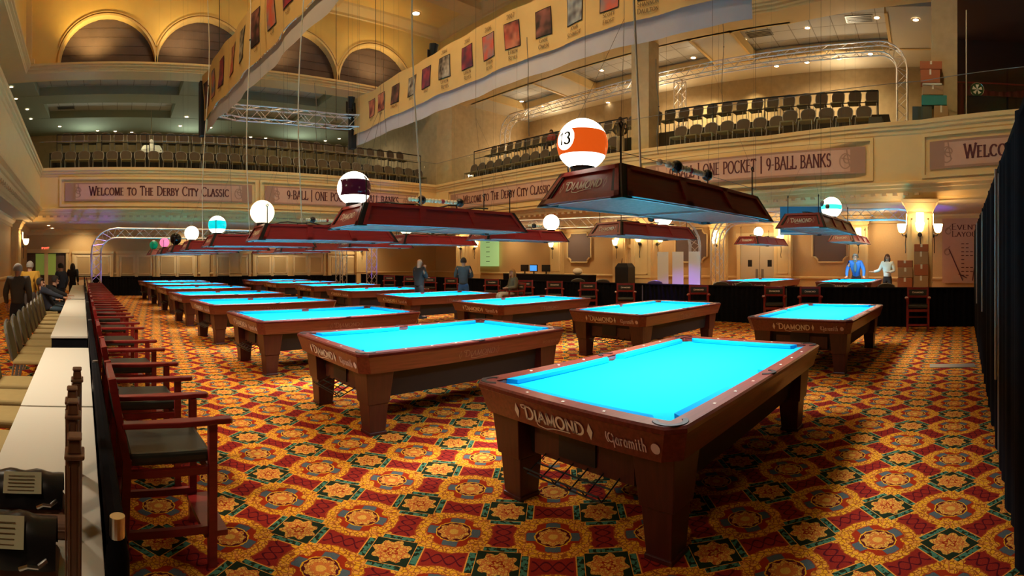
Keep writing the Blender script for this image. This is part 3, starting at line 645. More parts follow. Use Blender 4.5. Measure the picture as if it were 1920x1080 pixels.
# ------------------------------------------------------------------ pool tables
TL, TW, TH = 2.92, 1.65, .81
def pool_table():
    t = thing('pool_table', (0, 0, 0), 0, 'x', 'pool table')
    L, W, c = TL/2, TW/2, .085
    outer = [(-L+c, -W), (L-c, -W), (L, -W+c), (L, W-c), (L-c, W), (-L+c, W), (-L, W-c), (-L, -W+c)]
    iL, iW = L-.125, W-.125; ci = .01
    inner = [(-iL+ci, -iW), (iL-ci, -iW), (iL, -iW+ci), (iL, iW-ci), (iL-ci, iW), (-iL+ci, iW), (-iL, iW-ci), (-iL, -iW+ci)]
    def ring(mb, a, za, b, zb):
        n = len(a); return mb.add([(x, y, za) for x, y in a]+[(x, y, zb) for x, y in b], [(i, (i+1) % n, n+(i+1) % n, n+i) for i in range(n)])
    k = lambda s: [(x*s if abs(x) > L-.2 else x, y*s if abs(y) > W-.2 else y) for x, y in outer]
    sh = lambda d: [(x-math.copysign(d, x), y-math.copysign(d, y)) for x, y in outer]
    m = MB(); ring(m, inner, TH-.012, inner, TH-.07); ring(m, sh(.012), TH, inner, TH-.004); ring(m, outer, TH-.012, sh(.012), TH)
    ring(m, outer, TH-.035, outer, TH-.012); m.build('top_rail', 'table_wood', t)
    m = MB(); ring(m, sh(.006), TH-.04, sh(.0), TH-.034); ring(m, sh(.05), TH-.20, sh(.006), TH-.04); ring(m, sh(.12), TH-.205, sh(.05), TH-.20)
    m.build('apron', 'table_wood', t)
    MB().box(-iL, iL, -iW, iW, TH-.12, TH-.045).build('playing_cloth', 'cloth_blue', t)
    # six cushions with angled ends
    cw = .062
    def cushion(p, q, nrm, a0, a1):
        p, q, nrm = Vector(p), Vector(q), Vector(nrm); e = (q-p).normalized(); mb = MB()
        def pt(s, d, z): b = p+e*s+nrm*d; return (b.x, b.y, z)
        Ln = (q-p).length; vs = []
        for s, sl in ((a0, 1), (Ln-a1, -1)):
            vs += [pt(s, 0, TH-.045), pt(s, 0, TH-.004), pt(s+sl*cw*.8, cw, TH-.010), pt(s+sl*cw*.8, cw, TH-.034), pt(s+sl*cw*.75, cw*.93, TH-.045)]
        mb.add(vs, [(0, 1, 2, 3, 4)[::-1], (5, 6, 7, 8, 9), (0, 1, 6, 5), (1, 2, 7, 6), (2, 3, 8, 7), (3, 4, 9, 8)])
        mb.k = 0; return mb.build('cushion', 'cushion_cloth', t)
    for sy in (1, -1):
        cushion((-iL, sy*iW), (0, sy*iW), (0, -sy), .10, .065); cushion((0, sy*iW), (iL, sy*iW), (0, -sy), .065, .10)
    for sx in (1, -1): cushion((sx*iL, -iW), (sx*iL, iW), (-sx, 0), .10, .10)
    # pockets: leather collar and dark cup
    for sx in (-1, 0, 1):
        for sy in (-1, 1):
            cx, cy = (sx*(iL+.005), sy*(iW+.005)) if sx else (0, sy*(iW+.035)); r = .066 if sx else .06
            pk = MB(); n = 14; a_mid = atan2(sy, sx) if sx else sy*pi/2; half = 1.75 if sx else 1.4
            vs = []; 
            for i in range(n+1):
                a = a_mid-half+2*half*i/n
                for rr, z in ((r, TH-.05), (r, TH+.004), (r+.030, TH+.004), (r+.034, TH-.004)): vs.append((cx+rr*cos(a), cy+rr*sin(a), z))
            pk.add(vs, [(i*4+j, i*4+j+1, i*4+5+j, i*4+4+j) for i in range(n) for j in range(3)])
            o = pk.build('pocket', 'pocket_leather', t); MB().lathe([(0, TH-.043), (r+.001, TH-.043)], (cx, cy, 0), 16).build('pocket_cup', 'black_plastic', o)
    sights = [(sx*i*.31, sy*(W-.06)) for sx in (-1, 1) for sy in (-1, 1) for i in (1, 2, 3)]+[(sx*(L-.06), i*.31) for sx in (-1, 1) for i in (-1, 0, 1)]
    for x, y in sights: MB().box(x-.009, x+.009, y-.009, y+.009, TH-.004, TH+.001).build('rail_sight', 'sight', t)
    # body between the legs
    b = MB(); b.frus((0, 0, .33), (2*L-.55, 2*W-.46), (2*L-.40, 2*W-.34), TH-.20-.33); b.build('cabinet', 'cabinet_black', t)
    b = MB(); b.box(-L+.22, -L+.27, -W+.42, W-.42, .36, TH-.2); b.build('end_panel', 'table_wood_shaded', t)
    b = MB(); b.box(-L+.205, -L+.225, -.13, .17, .40, .58); b.build('ball_return', 'black_plastic', t)
    b = MB()
    for i in range(6): y = -.3+.12*i; b.tube([(-L+.23, y, .38), (-L+.05, y, .30), (-L+.02, y, .34)], .006, 4)
    for x, z in ((-L+.14, .34), (-L+.05, .30), (-L+.02, .34)): b.tube([(x, -.3, z), (x, .3, z)], .006, 4)
    b.build('wire_rack', 'black_metal', t)
    for sx in (-1, 1):
        for sy in (-1, 1):
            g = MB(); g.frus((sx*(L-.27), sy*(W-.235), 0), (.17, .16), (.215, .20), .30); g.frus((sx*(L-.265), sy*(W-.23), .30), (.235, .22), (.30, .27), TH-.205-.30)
            g.frus((sx*(L-.27), sy*(W-.235), 0), (.19, .18), (.19, .18), .03); g.build('leg', 'table_wood_shaded', t, bevel=.006)
    # printed marks: near end (faces -x), viewer's right is -y
    sl = math.atan2(.044, .16); up = Vector((-sin(sl), 0, cos(sl)))
    zc = TH-.155; ox = -L+.006+(TH-.04-zc)*.275-.004
    k = lambda y, z=zc, out=.006: Vector((-L+.006+(TH-.04-z)*.275-out, y, z))
    W_ = .48
    lettering('maker_lettering', 'Diamond', 'logo_cream', t, k(.05), (0, -1, 0), up, .085, width=W_, small=.86, thick=.17, serif=.1, contrast=.1, extra=diamond_extra(False))
    lettering('sponsor_lettering', 'aramith', 'logo_pale', t, k(-.515), (0, -1, 0), up, .075, width=.20, small=0, thick=.16, serif=0)
    m = MB(); fn = lambda x, y: k(-.385-x, zc+.01+y)
    ribbon(m, [arc(0, .025, .018, .026, 100, 420, 16), arc(.0, .03, .032, .045, 150, 230, 8), [(.018, .03), (.018, -.03)]], fn, .008, 0, 0); m.build('sponsor_emblem', 'logo_pale', t)
    m = MB(); n = 18; m.add([k(-.672-.028*cos(2*pi*i/n), zc+.03+.03*sin(2*pi*i/n)) for i in range(n)], [tuple(range(n))]); m.build('ball_emblem', 'logo_pale', t)
    # long sides
    for sy in (-1, 1):
        kk = lambda x, z=zc: Vector((x, sy*(W-.006-(TH-.04-z)*.275+.003), z)); rt = (-sy, 0, 0) if sy > 0 else (1, 0, 0); ups = Vector((0, sy*sin(sl), cos(sl)))
        lettering('side_lettering', 'Diamond', 'logo_faint', t, kk(0), rt, ups, .07, width=.42, small=.86, thick=.10, serif=.1, extra=diamond_extra(True))
        lettering('side_sponsor', 'POSEIDON', 'logo_faint', t, kk(-sy*-1*(-1.16) if sy < 0 else 1.16), rt, ups, .035, width=.30, thick=.1, serif=0)
    return t
TABS = {('A', 8): (3.737, 1.910, 1.614), ('A', 7): (3.547, 4.943, 1.551), ('A', 6): (3.344, 7.845, 1.494), ('A', 5): (3.155, 10.835, 1.455), ('A', 4): (2.976, 13.820, 1.447), ('A', 3): (2.879, 17.05, 1.435), ('A', 2): (2.725, 19.95, 1.425), ('A', 1): (2.499, 22.7, 1.411),
        ('B', 8): (8.720, 1.688, 1.652), ('B', 7): (8.375, 4.900, 1.619), ('B', 6): (8.168, 8.014, 1.580), ('B', 5): (7.969, 11.034, 1.561), ('B', 4): (7.851, 14.076, 1.529), ('B', 3): (8.05, 17.55, 1.511), ('B', 2): (7.685, 20.5, 1.491), ('B', 1): (7.45, 23.2, 1.471)}
PT = pool_table(); GT = 'pool tables in two long columns'
first = True
for (c, i), (x, y, az) in TABS.items():
    n = 9-i; colname = 'left column' if c == 'A' else 'right column'
    lab = f'blue-cloth pool table, {nth(n)} table from the front of the {colname}'
    if (c, i) == ('A', 8): lab = 'largest blue-cloth pool table, closest in front, under the orange thirteen ball lamp'
    if first: PT.location = (x, y, 0); PT.rotation_euler = (0, 0, RZ(az)); PT['label'] = lab; PT['group'] = GT; record(PT); first = False
    else: dup(PT, (x, y, 0), RZ(az), lab, GT)
dup(PT, (at_d(1430, 520, 16.6).x, at_d(1430, 520, 16.6).y, .27), RZ(1.66), 'blue-cloth pool table behind the black barrier in front of the grey double doors', GT)
CT = dup(PT, (at_d(1596, 520, 16.0).x, at_d(1596, 520, 16.0).y, .27), RZ(1.60), 'blue-cloth pool table behind the black barrier where the man in blue leans', GT)
# ------------------------------------------------------------------ table lamps
LL, LW_, LH = 2.3, .82, .235
def table_lamp():
    t = thing('table_light', (0, 0, 0), 0, 'x', 'hanging lamp'); L, W = LL/2, LW_/2; ix, iy = .13, .12
    def side(mb, p0, p1, q1, q0, off=0.):       # p bottom edge, q top edge
        mb.quad(p0, p1, q1, q0)
    B = [(-L, -W), (L, -W), (L, W), (-L, W)]; T = [(-L+ix, -W+iy), (L-ix, -W+iy), (L-ix, W-iy), (-L+ix, W-iy)]
    for i, nm in enumerate(('side_panel', 'end_panel', 'side_panel', 'end_panel')):
        p, q, r, s = Vector((*B[i], 0)), Vector((*B[(i+1) % 4], 0)), Vector((*T[(i+1) % 4], LH)), Vector((*T[i], LH))
        mb = MB(); mb.quad(p, q, r, s); e = (q-p).normalized(); up = ((s+r)-(p+q)).normalized(); n = e.cross(up)
        Ln = (q-p).length; H = ((s+r)/2-(p+q)/2).length
        segs = [(0.02, .98)] if Ln < 1 else [(.02, .34), (.34, .66), (.66, .98)]
        def P(u, v, o): a = p.lerp(q, u); b = s.lerp(r, u); return a.lerp(b, v)+n*o
        for a, b in segs:      # raised frame round a sunken field
            fw = .035/Ln
            for u0, u1, v0, v1 in ((a, b, 0, .16), (a, b, .86, 1), (a, a+fw*1.3, 0, 1), (b-fw*1.3, b, 0, 1)):
                mb.add([P(u0, v0, .002), P(u1, v0, .002), P(u1, v1, .002), P(u0, v1, .002), P(u0, v0, .016), P(u1, v0, .016), P(u1, v1, .016), P(u0, v1, .016)], [(4, 5, 6, 7), (0, 1, 5, 4), (1, 2, 6, 5), (2, 3, 7, 6), (3, 0, 4, 7)])
        mb.build(nm, 'lamp_wood', t)
    for sx in (-1, 1):
        for sy in (-1, 1):
            x, y = sx*L, sy*W; a = .10; o = .012; m = MB()
            b = [(x+sx*o-sx*a, y+sy*o), (x+sx*o, y+sy*o), (x+sx*o, y+sy*o-sy*a), (x-sx*a, y-sy*a)]
            X, Y = sx*(L-ix), sy*(W-iy); a2 = .075
            tp = [(X+sx*o-sx*a2, Y+sy*o), (X+sx*o, Y+sy*o), (X+sx*o, Y+sy*o-sy*a2), (X-sx*a2, Y-sy*a2)]
            vs = [(*v, -.008) for v in b]+[(*v, LH+.008) for v in tp]
            m.add(vs, [(0, 1, 2, 3), (4, 5, 6, 7), (0, 1, 5, 4), (1, 2, 6, 5), (2, 3, 7, 6), (3, 0, 4, 7)]); m.build('corner_cap', 'black_plastic', t)
    MB().box(-L+ix, L-ix, -W+iy, W-iy, LH-.02, LH).build('top_plate', 'black_metal', t)
    m = MB(); m.box(-L+.02, L-.02, -W+.02, W-.02, .012, .03); lv = m.build('louvre', 'louvre', t)
    m = MB()
    for u in (-L+.01, -.01, L-.03): m.box(u, u+.02, -W+.01, W-.01, -.004, .02)
    for v in (-W+.01, W-.03): m.box(-L+.01, L-.01, v, v+.02, -.004, .02)
    m.build('louvre_frame', 'alu', t)
    for sx in (-1, 1):
        for sy in (-1, 1): m = MB(); m.tube([(sx*(L-.16), sy*(W-.15), LH), (sx*(L-.16), sy*(W-.15), LH+.26)]+[(sx*(L-.16)+.02*cos(a), sy*(W-.15), LH+.28+.02*sin(a)) for a in (-1.5, 0, 1.5, 3, 4.5)], .007, 6); m.build('hanger_rod', 'black_metal', t)
    m = MB()
    for sx in (-1, 1): m.tube([(sx*(L-.16), -W+.15, LH+.27), (sx*(L-.5), 0, LH+1.2), (sx*(L-.16), W-.15, LH+.27)], .0018, 4); m.tube([(sx*(L-.5), 0, LH+1.2), (sx*(L-.5), 0, 13.33)], .002, 4)
    m.build('suspension_wire', 'cable_grey', t)
    for sx in (-1, 1):
        up = Vector((-sx*ix, 0, LH)).normalized(); o = Vector((sx*(L-ix*.42+.007), 0, LH*.40))
        lettering('maker_lettering', 'Diamond', 'logo_cream', t, o, (0, sx, 0), up, .072, width=.34, small=.86, thick=.18, serif=.1, contrast=.1, extra=diamond_extra(True))
    m = MB(); m.tube([(-L+.35+.12*i, .12*sin(i*1.3), LH+.02+.05*abs(sin(i*.9))) for i in range(14)], .01, 5); m.build('power_cable', 'wire_black', t)
    l = bpy.data.lights.new('table_tube', 'AREA'); l.shape = 'RECTANGLE'; l.size = LL-.3; l.size_y = LW_-.25; l.energy = 92; l.color = (.93, .98, 1.0); l.spread = radians(122)
    o = bpy.data.objects.new('table_tube', l); COL.objects.link(o); o.parent = t; o.location = (0, 0, -.012)
    return t
LAMPS = {('A', 8): (3.90, 2.05, 1.70, 2.06), ('A', 7): (3.50, 4.95, 1.61, 2.02), ('A', 6): (3.18, 7.50, 1.58, 1.97), ('A', 5): (2.95, 10.4, 1.53, 1.965), ('A', 4): (2.85, 13.4, 1.50, 1.96), ('A', 3): (2.8, 16.7, 1.48, 1.96), ('A', 2): (2.72, 19.8, 1.47, 1.96), ('A', 1): (2.5, 22.6, 1.46, 1.96),
         ('B', 8): (9.02, 1.80, 1.664, 2.19), ('B', 7): (8.42, 5.03, 1.72, 2.11), ('B', 6): (8.12, 8.12, 1.69, 2.12), ('B', 5): (7.9, 11.1, 1.62, 2.10), ('B', 4): (7.8, 14.1, 1.57, 2.10), ('B', 3): (8.0, 17.5, 1.55, 2.08), ('B', 2): (7.7, 20.4, 1.52, 2.06), ('B', 1): (7.45, 23.1, 1.5, 2.05),
         ('C', 1): (at_d(1430, 520, 16.6).x, at_d(1430, 520, 16.6).y, 1.72, 2.20), ('C', 2): (at_d(1594, 520, 16.0).x, at_d(1594, 520, 16.0).y, 1.68, 2.24)}
ballmat('ball_orange', (.80, .10, .008), disc=(-.985, -.02, .1), bes=.75)
ballmat('ball_purple', (.05, .006, .018), disc=(-.975, .1, .0), bes=.35)
ballmat('ball_cream', (1, .9, .6), base=(1, .86, .55), es=1.6, bw=0)
ballmat('ball_teal', (0, .55, .62), es=2.5, bes=1.1)
ballmat('ball_white', (1, 1, .9), es=3, bw=0)
ballmat('ball_black', (.01, .01, .012), es=1.2, bw=2, bes=0, disc=(-.9, .4, 0))
ballmat('ball_pink', (.85, .22, .42), base=(.85, .22, .42), es=.9, bw=0)
ballmat('ball_green', (.0, .16, .07), es=1.3, bw=.9, bes=.6)
ballmat('ball_aqua', (.05, .7, .6), es=2.6, bw=.22, bes=1.3)
ballmat('ball_red', (.30, .02, .03), es=3, bw=.35, bes=.8)
BALLS = {('A', 8): ('ball_orange', 'orange-striped white glowing ball lamp numbered thirteen on the closest table light', -.95, .15), ('A', 7): ('ball_purple', 'purple-striped white glowing ball lamp on the second table light', -.95, .14),
         ('A', 6): ('ball_cream', 'plain cream glowing ball lamp with a wavy rim on the third table light', -.96, .12), ('A', 5): ('ball_teal', 'white glowing ball lamp with a broad turquoise band', -.9, 0), ('A', 4): ('ball_white', 'plain white glowing ball lamp left of the turquoise-banded one', -.9, 0),
         ('A', 3): ('ball_black', 'black ball lamp with a white spot beside the pink one', -.9, 0), ('A', 2): ('ball_pink', 'pink glowing ball lamp among the far table lights', -.9, 0), ('A', 1): ('ball_green', 'green ball lamp with white ends, farthest of the left column', -.9, 0),
         ('B', 8): ('ball_aqua', 'white and aqua ball lamp with two dark knobs on the light beside the black drape', .15, -.16), ('B', 7): ('ball_red', 'red-striped white ball lamp on the far end of a dark table light', .55, 0), ('B', 6): ('ball_white', 'plain white glowing ball lamp just left of the big closest table light', .85, -.12),
         ('B', 5): ('ball_cream', 'cream ball lamp showing over the second-column table lights', -.85, 0), ('B', 4): ('ball_white', 'small white ball lamp low between two red table lights', -.85, 0), ('C', 1): ('ball_white', 'small white ball lamp with a dark square above the grey double doors', -.3, 0), ('C', 2): ('ball_white', 'smallest white ball lamp above the man in the blue jacket', -.6, 0)}
LP = None; GLAB = 'long hanging pool table lights'
for (c, i), (x, y, az, z) in LAMPS.items():
    colname = {'A': 'left column', 'B': 'right column', 'C': ''}[c]
    lab = f'long dark red wooden lamp with black corners over the {nth(9-i)} table of the {colname}'
    if (c, i) == ('A', 8): lab = 'largest dark red wooden hanging lamp with black corners, over the closest pool table'
    if c == 'C': lab = 'small brown hanging lamp over the table '+('by the grey double doors' if i == 1 else 'where the man in blue leans')
    if LP is None: LP = table_lamp(); LP.location = (x, y, z); LP.rotation_euler = (0, 0, RZ(az)); LP['label'] = lab; LP['group'] = GLAB; record(LP)
    else: dup(LP, (x, y, z), RZ(az), lab, GLAB)
    if (c, i) in BALLS:
        mname, bl, lx, ly = BALLS[c, i]; r = .19 if c != 'C' else .155
        rz = RZ(az); bx, by = x+lx*cos(rz)-ly*sin(rz), y+lx*sin(rz)+ly*cos(rz)
        b = thing('ball_lamp', (bx, by, z+LH+.022+r), rz, bl, 'ball lamp', 'glowing ball lamps on the table lights')
        MB().ball((0, 0, 0), r, 28, 18).build('globe', mname, b, smooth=True)
        MB().lathe([(0, -.022-r), (r*.45, -.022-r), (r*.45, -.8*r-.03), (r*.5, -.86*r)], (0, 0, 0), 16).build('collar', 'black_plastic', b)
        if (c, i) == ('A', 8):
            w_, st = text_strokes('13'); m = MB(); R = .193
            def fn(u, v):
                a = -.05-(u-w_/2)*.11/R; e = .08+(v-.5)*.085/R; return Vector((-R*cos(e)*cos(a), R*cos(e)*sin(a)*-1*-1, R*sin(e)))
            ribbon(m, st, fn, .17, .3, 0); m.build('number', 'wire_black', b)
        if (c, i) == ('B', 8):
            for q in ((-.11, .13, .06), (-.15, .02, .0)): m = MB(); m.ball(q, .055, 12, 8); m.build('knob', 'steel_grey', b, smooth=True)
# ------------------------------------------------------------------ scoring beads strung above the tables
def beads(p, q, pat, label, r=.03):
    p, q = Vector(p), Vector(q); t = thing('scoring_beads', p, 0, label, 'score beads', 'strings of scoring beads over the tables'); d = q-p; e = d.normalized()
    MB().tube([-e*1.0, d+e*1.2], .003, 4).build('wire', 'wire_black', t)
    m = MB(); m.tube([-e*1.0, -e*1.0+Vector((0, 0, 12.7))], .002, 4); m.tube([d+e*1.2, d+e*1.2+Vector((0, 0, 12.7))], .002, 4); m.build('suspension_cord', 'cable_grey', t)
    tot = sum({'w': 2*r, 'K': 4*r, 'r': 2*r, '.': 1.4*r}[c] for c in pat); s = (d.length)/tot; x = 0
    for c in pat:
        L = {'w': 2*r, 'K': 4*r, 'r': 2*r, '.': 1.4*r}[c]; cpt = e*((x+L/2)*s); x += L
        if c == '.': continue
        MB().ball(cpt, {'w': r, 'K': 2*r, 'r': r}[c], 10, 7).build('bead', {'w': 'bead_white', 'K': 'bead_black', 'r': 'bead_red'}[c], t, smooth=True)
PAT = 'w.w.wwKwwwwrwwwK'
beads(at_z(1233, 303, 2.62), at_z(1331, 330, 2.62), 'w..wwKwwwrwwwwK', 'scoring beads hanging to the right of the closest table light', .033)
beads(at_z(765, 373, 2.62), at_z(868, 381, 2.62), 'wwwKwwwwwrwwwwK', 'scoring beads over the purple ball table, in front of the corner banner', .036)
beads(at_z(563, 411, 2.62), at_z(640, 415, 2.62), 'w..wwKwwwwwrwwwwK', 'scoring beads between the cream ball and the purple ball lamps', .036)
beads(at_z(990, 423, 2.62), at_z(1016, 424, 2.62), 'wwKwww', 'short run of scoring beads beside the plain white ball', .033)
beads(at_z(799, 435, 2.62), at_z(852, 437, 2.62), 'wwKwwwwKwww', 'scoring beads far off over the left end of a right column light', .036)
beads(at_z(1216, 409, 2.62), at_z(1255, 410, 2.62), 'K.w.wK', 'scoring beads with two black beads left of the red-striped ball', .045)
# ------------------------------------------------------------------ tall spectator chairs
def spectator_chair():      # local +x = facing direction, seat centre at origin
    t = thing('spectator_chair', (0, 0, 0), 0, 'x', 'tall chair'); hw = .27
    MB().box(-.22, .24, -.235, .235, .555, .625).build('seat', 'seat_black', t, bevel=.025, seg=3)
    for sy in (-1, 1):
        MB().bar((.24, sy*(hw-.02), 0), (.24, sy*(hw-.02), .775), .045, .045, (1, 0, 0)).build('leg', 'chair_wood', t)
        MB().bar((-.24, sy*(hw-.03), 0), (-.22, sy*(hw-.03), .6), .045, .045, (1, 0, 0)).build('leg', 'chair_wood', t)
        m = MB(); P = [(-.25, .035), (-.05, .035), (.05, .045), (.22, .038), (.26, .03), (.29, .036), (.33, .036), (.345, .02)]
        top = [(x, sy*hw+y_) for x, y_ in P]+[(x, sy*hw-y_) for x, y_ in P[::-1]]
        if sy < 0: top = top
        m.prism(top, .775, .805); m.build('armrest', 'chair_wood', t, bevel=.008)
    m = MB()
    for sy in (-1, 1): m.bar((-.22, sy*(hw-.03), .58), (-.30, sy*(hw-.03), 1.03), .05, .04, (1, 0, 0))
    m.bar((-.295, -hw+.02, .99), (-.295, hw-.02, .99), .03, .07); m.bar((-.255, -hw+.02, .80), (-.255, hw-.02, .80), .03, .05); m.build('back_frame', 'chair_wood', t)
    bp = MB().bar((-.278, -hw+.05, .895), (-.278, hw-.05, .895), .03, .15).build('backrest', 'seat_black', t)
    lettering('maker_lettering', 'Diamond', 'logo_cream', bp, (-.255, 0, .885), (0, 1, 0), (-.17, 0, 1), .04, width=.27, small=.86, thick=.2, serif=.1, contrast=.2)
    m = MB()
    for z, x0 in ((.20, 0), (.52, 0)):
        for sy in (-1, 1): m.bar((-.24, sy*(hw-.03), z), (.24, sy*(hw-.03), z), .03, .04)
    m.bar((.24, -hw+.02, .50), (.24, hw-.02, .50), .03, .06); m.bar((-.23, -hw+.02, .30), (-.23, hw-.02, .30), .03, .04); m.build('stretcher', 'chair_wood', t)
    MB().box(.20, .33, -hw+.03, hw-.03, .15, .18).build('footrest', 'chair_wood', t)
    return t
SC = spectator_chair(); record(SC); first = True; GS = 'tall dark red spectator chairs'
tpos = [2.93, 3.95, 5.2, 6.85, 8.2, 9.35, 10.4, 11.4, 12.4, 13.4, 14.4, 15.4, 16.4, 17.4, 18.4, 19.5, 20.6]
for k, tt in enumerate(tpos):
    p = PL(.455, tt, 0); lab = f'tall dark red chair, {nth(k+1)} from the front in the row along the white tables'
    if first: SC.location = p; SC.rotation_euler = (0, 0, RZ(LA+pi/2)); SC['label'] = lab; SC['group'] = GS; first = False
    else: dup(SC, p, RZ(LA+pi/2), lab, GS)
for k, (px, d) in enumerate(((1721, 12.35), (1519, 12.7), (1452, 12.9), (1310, 13.6), (1173, 14.8), (1103, 15.6), (1040, 16.5), (985, 17.4), (922, 18.6), (806, 21.2), (846, 20.2), (768, 22.4), (730, 23.6))):
    p = at_d(px, 500, d); p.z = 0
    dup(SC, p, RZ(az_of(px)+pi), f'tall dark red chair facing the tables, {nth(k+1)} from the right along the back barrier', GS)
# ------------------------------------------------------------------ banquet chairs
def banquet(seatm, backm, framem='chair_frame'):
    t = thing('banquet_chair', (0, 0, 0), 0, 'x', 'banquet chair')
    m = MB(); m.frus((0, 0, .41), (.42, .44), (.40, .42), .06); m.build('seat', seatm, t, bevel=.025, seg=3)
    # rounded spoon back
    P = [(-.17, 0), (-.19, .10), (-.215, .22), (-.215, .33), (-.18, .41), (-.10, .455), (0, .47), (.10, .455), (.18, .41), (.215, .33), (.215, .22), (.19, .10), (.17, 0)]
    n = len(P); vs = []
    for y, z in P: vs.append((-.19-z*.22, y, .45+z))
    for y, z in P: vs.append((-.235-z*.22, y, .45+z))
    m = MB(); m.add(vs, [tuple(range(n))[::-1], tuple(range(n, 2*n))]+[(i, (i+1) % n, n+(i+1) % n, n+i) for i in range(n)]); bk = m.build('backrest', backm, t, bevel=.012)
    m = MB(); m.tube([(-.21-z*.22, y*1.04, .45+z*1.02) for y, z in P], .012, 6); m.build('back_frame', framem, bk)
    for sx in (-1, 1):
        for sy in (-1, 1): MB().tube([(sx*.19, sy*.19, .42), (sx*.205-.02*(sx < 0), sy*.20, .2), (sx*.22-.05*(sx < 0), sy*.205, 0)], .013, 6).build('leg', framem, t)
    return t
BC = banquet('chair_gold', 'chair_olive', 'steel_grey'); record(BC); GB = 'gold banquet chairs behind the white tables'; first = True
for k, tt in enumerate((3.35, 3.95, 4.5, 5.05, 6.3, 6.9, 7.55, 8.15, 8.8, 9.4, 10.1, 10.8, 11.5)):
    p = PL(-.63, tt, 0); lab = f'gold-seated banquet chair at the white tables, {nth(k+1)} from the front'
    if first: BC.location = p; BC.rotation_euler = (0, 0, RZ(LA+pi/2)); BC['label'] = lab; BC['group'] = GB; first = False
    else: dup(BC, p, RZ(LA+pi/2), lab, GB)
def put3(p, rz, lab, g):
    global first
    if first: BC2.location = p; BC2.rotation_euler = (0, 0, rz); BC2['label'] = lab; BC2['group'] = g; first = False; o = BC2
    else: o = dup(BC2, p, rz, lab, g)
    o.scale = (1.08, 1.22, 1.12) if 'front row' in lab else (1.1, 1.10, 1.28)
BC2 = banquet('chair_olive', 'chair_brown', 'steel_grey'); record(BC2); first = True
def put2(p, rz, lab, g):
    global first
    if g.find('balcony') > 0: put3(p, rz, lab, g); return
    if first: BC2.location = p; BC2.rotation_euler = (0, 0, rz); BC2['label'] = lab; BC2['group'] = g; first = False
    else: dup(BC2, p, rz, lab, g)
for k in range(30): put2((-2.95+.675*k, 24.62, 6.05), -pi/2, f'banquet chair in the front row of the far balcony, {nth(k+1)} from the left', 'front row chairs on the far balcony')
for k in range(29): put2((-2.6+.67*k, 25.95, 7.12), -pi/2, f'banquet chair in the raised back row of the far balcony, {nth(k+1)} from the left', 'back row chairs on the far balcony')
k = 0
for j in range(31):
    y = 2.0+.66*j
    if 9.9 < y < 12.1: continue
    k += 1; put2((17.95 if y > 5 else 17.4, y, 6.05), pi, f'banquet chair in the front row of the right balcony, {nth(k)} from the right', 'front row chairs on the right balcony')
k = 0
for j in range(31):
    y = 1.9+.66*j
    if 11.3 < y < 12.4: continue
    k += 1; put2((19.35, y, 7.12), pi, f'banquet chair in the raised back row of the right balcony, {nth(k)} from the right', 'back row chairs on the right balcony')
# a few banquet chairs peeping over the barrier
for k, px in enumerate((1352, 1395, 1548, 1605, 1662, 1228, 1130, 1084)):
    p = at_X(px, 500, 14.05); p.z = .27; o = dup(BC2, p, RZ(az_of(px)), f'banquet chair back showing over the black barrier, {nth(k+1)} of these', 'banquet chairs behind the barrier'); o.scale = (1, 1.1, .87)
# risers and rails on the balconies
def riser(name, box, label):
    return tag(MB().box(*box).build(name, 'truss_skirt'), label, 'riser')
riser('seating_riser', (-3.4, 17.2, 25.45, 27.2, 6.05, 7.12), 'black-skirted riser under the back row of the far balcony')
riser('seating_riser', (18.9, 20.6, 1.2, 22.6, 6.05, 7.12), 'black-skirted riser under the back row of the right balcony')
def rail(a, b, z, label):
    t = thing('guard_rail', (0, 0, 0), 0, label, 'railing'); a, b = Vector(a), Vector(b); n = int((b-a).length/2.4)+1
    m = MB(); m.tube([(*a, z), (*b, z)], .03, 6); m.build('top_bar', 'black_metal', t); m = MB(); m.tube([(*a, z-.42), (*b, z-.42)], .02, 6); m.build('lower_bar', 'black_metal', t)
    for i in range(n+1): p = a.lerp(b, i/n); MB().cyl((*p, 6.05), (*p, z), .025, n=6).build('post', 'black_metal', t)
rail((-3.0, 25.40), (17.1, 25.40), 8.0, 'black guard rail along the riser of the far balcony'); rail((18.84, 1.6), (18.84, 10.3), 7.98, 'black guard rail along the right balcony, near stretch'); rail((18.84, 12.2), (18.84, 22.5), 7.98, 'black guard rail along the right balcony, far stretch')
# glass balustrade
def glass(path, label):
    t = thing('glass_balustrade', (0, 0, 0), 0, label, 'glass balustrade'); m = MB()
    for a, b in zip(path[:-1], path[1:]):
        a, b = Vector(a), Vector(b); n = max(1, int((b-a).length/2.5))
        for i in range(n):
            p, q = a.lerp(b, i/n+.01/n), a.lerp(b, (i+1)/n-.01/n); m.quad((*p, 6.08), (*q, 6.08), (*q, 7.35), (*p, 7.35))
    m.build('glass_pane', 'rail_glass', t)
    m = MB(); m.tube([(*p, 7.35) for p in path], .012, 5); m.build('top_edge', 'steel_grey', t)
gp = offset_path(PATH, -.05)
glass(gp[1:3], 'clear glass balustrade along the far balcony'); glass(gp[2:6], 'clear glass balustrade along the right balcony')
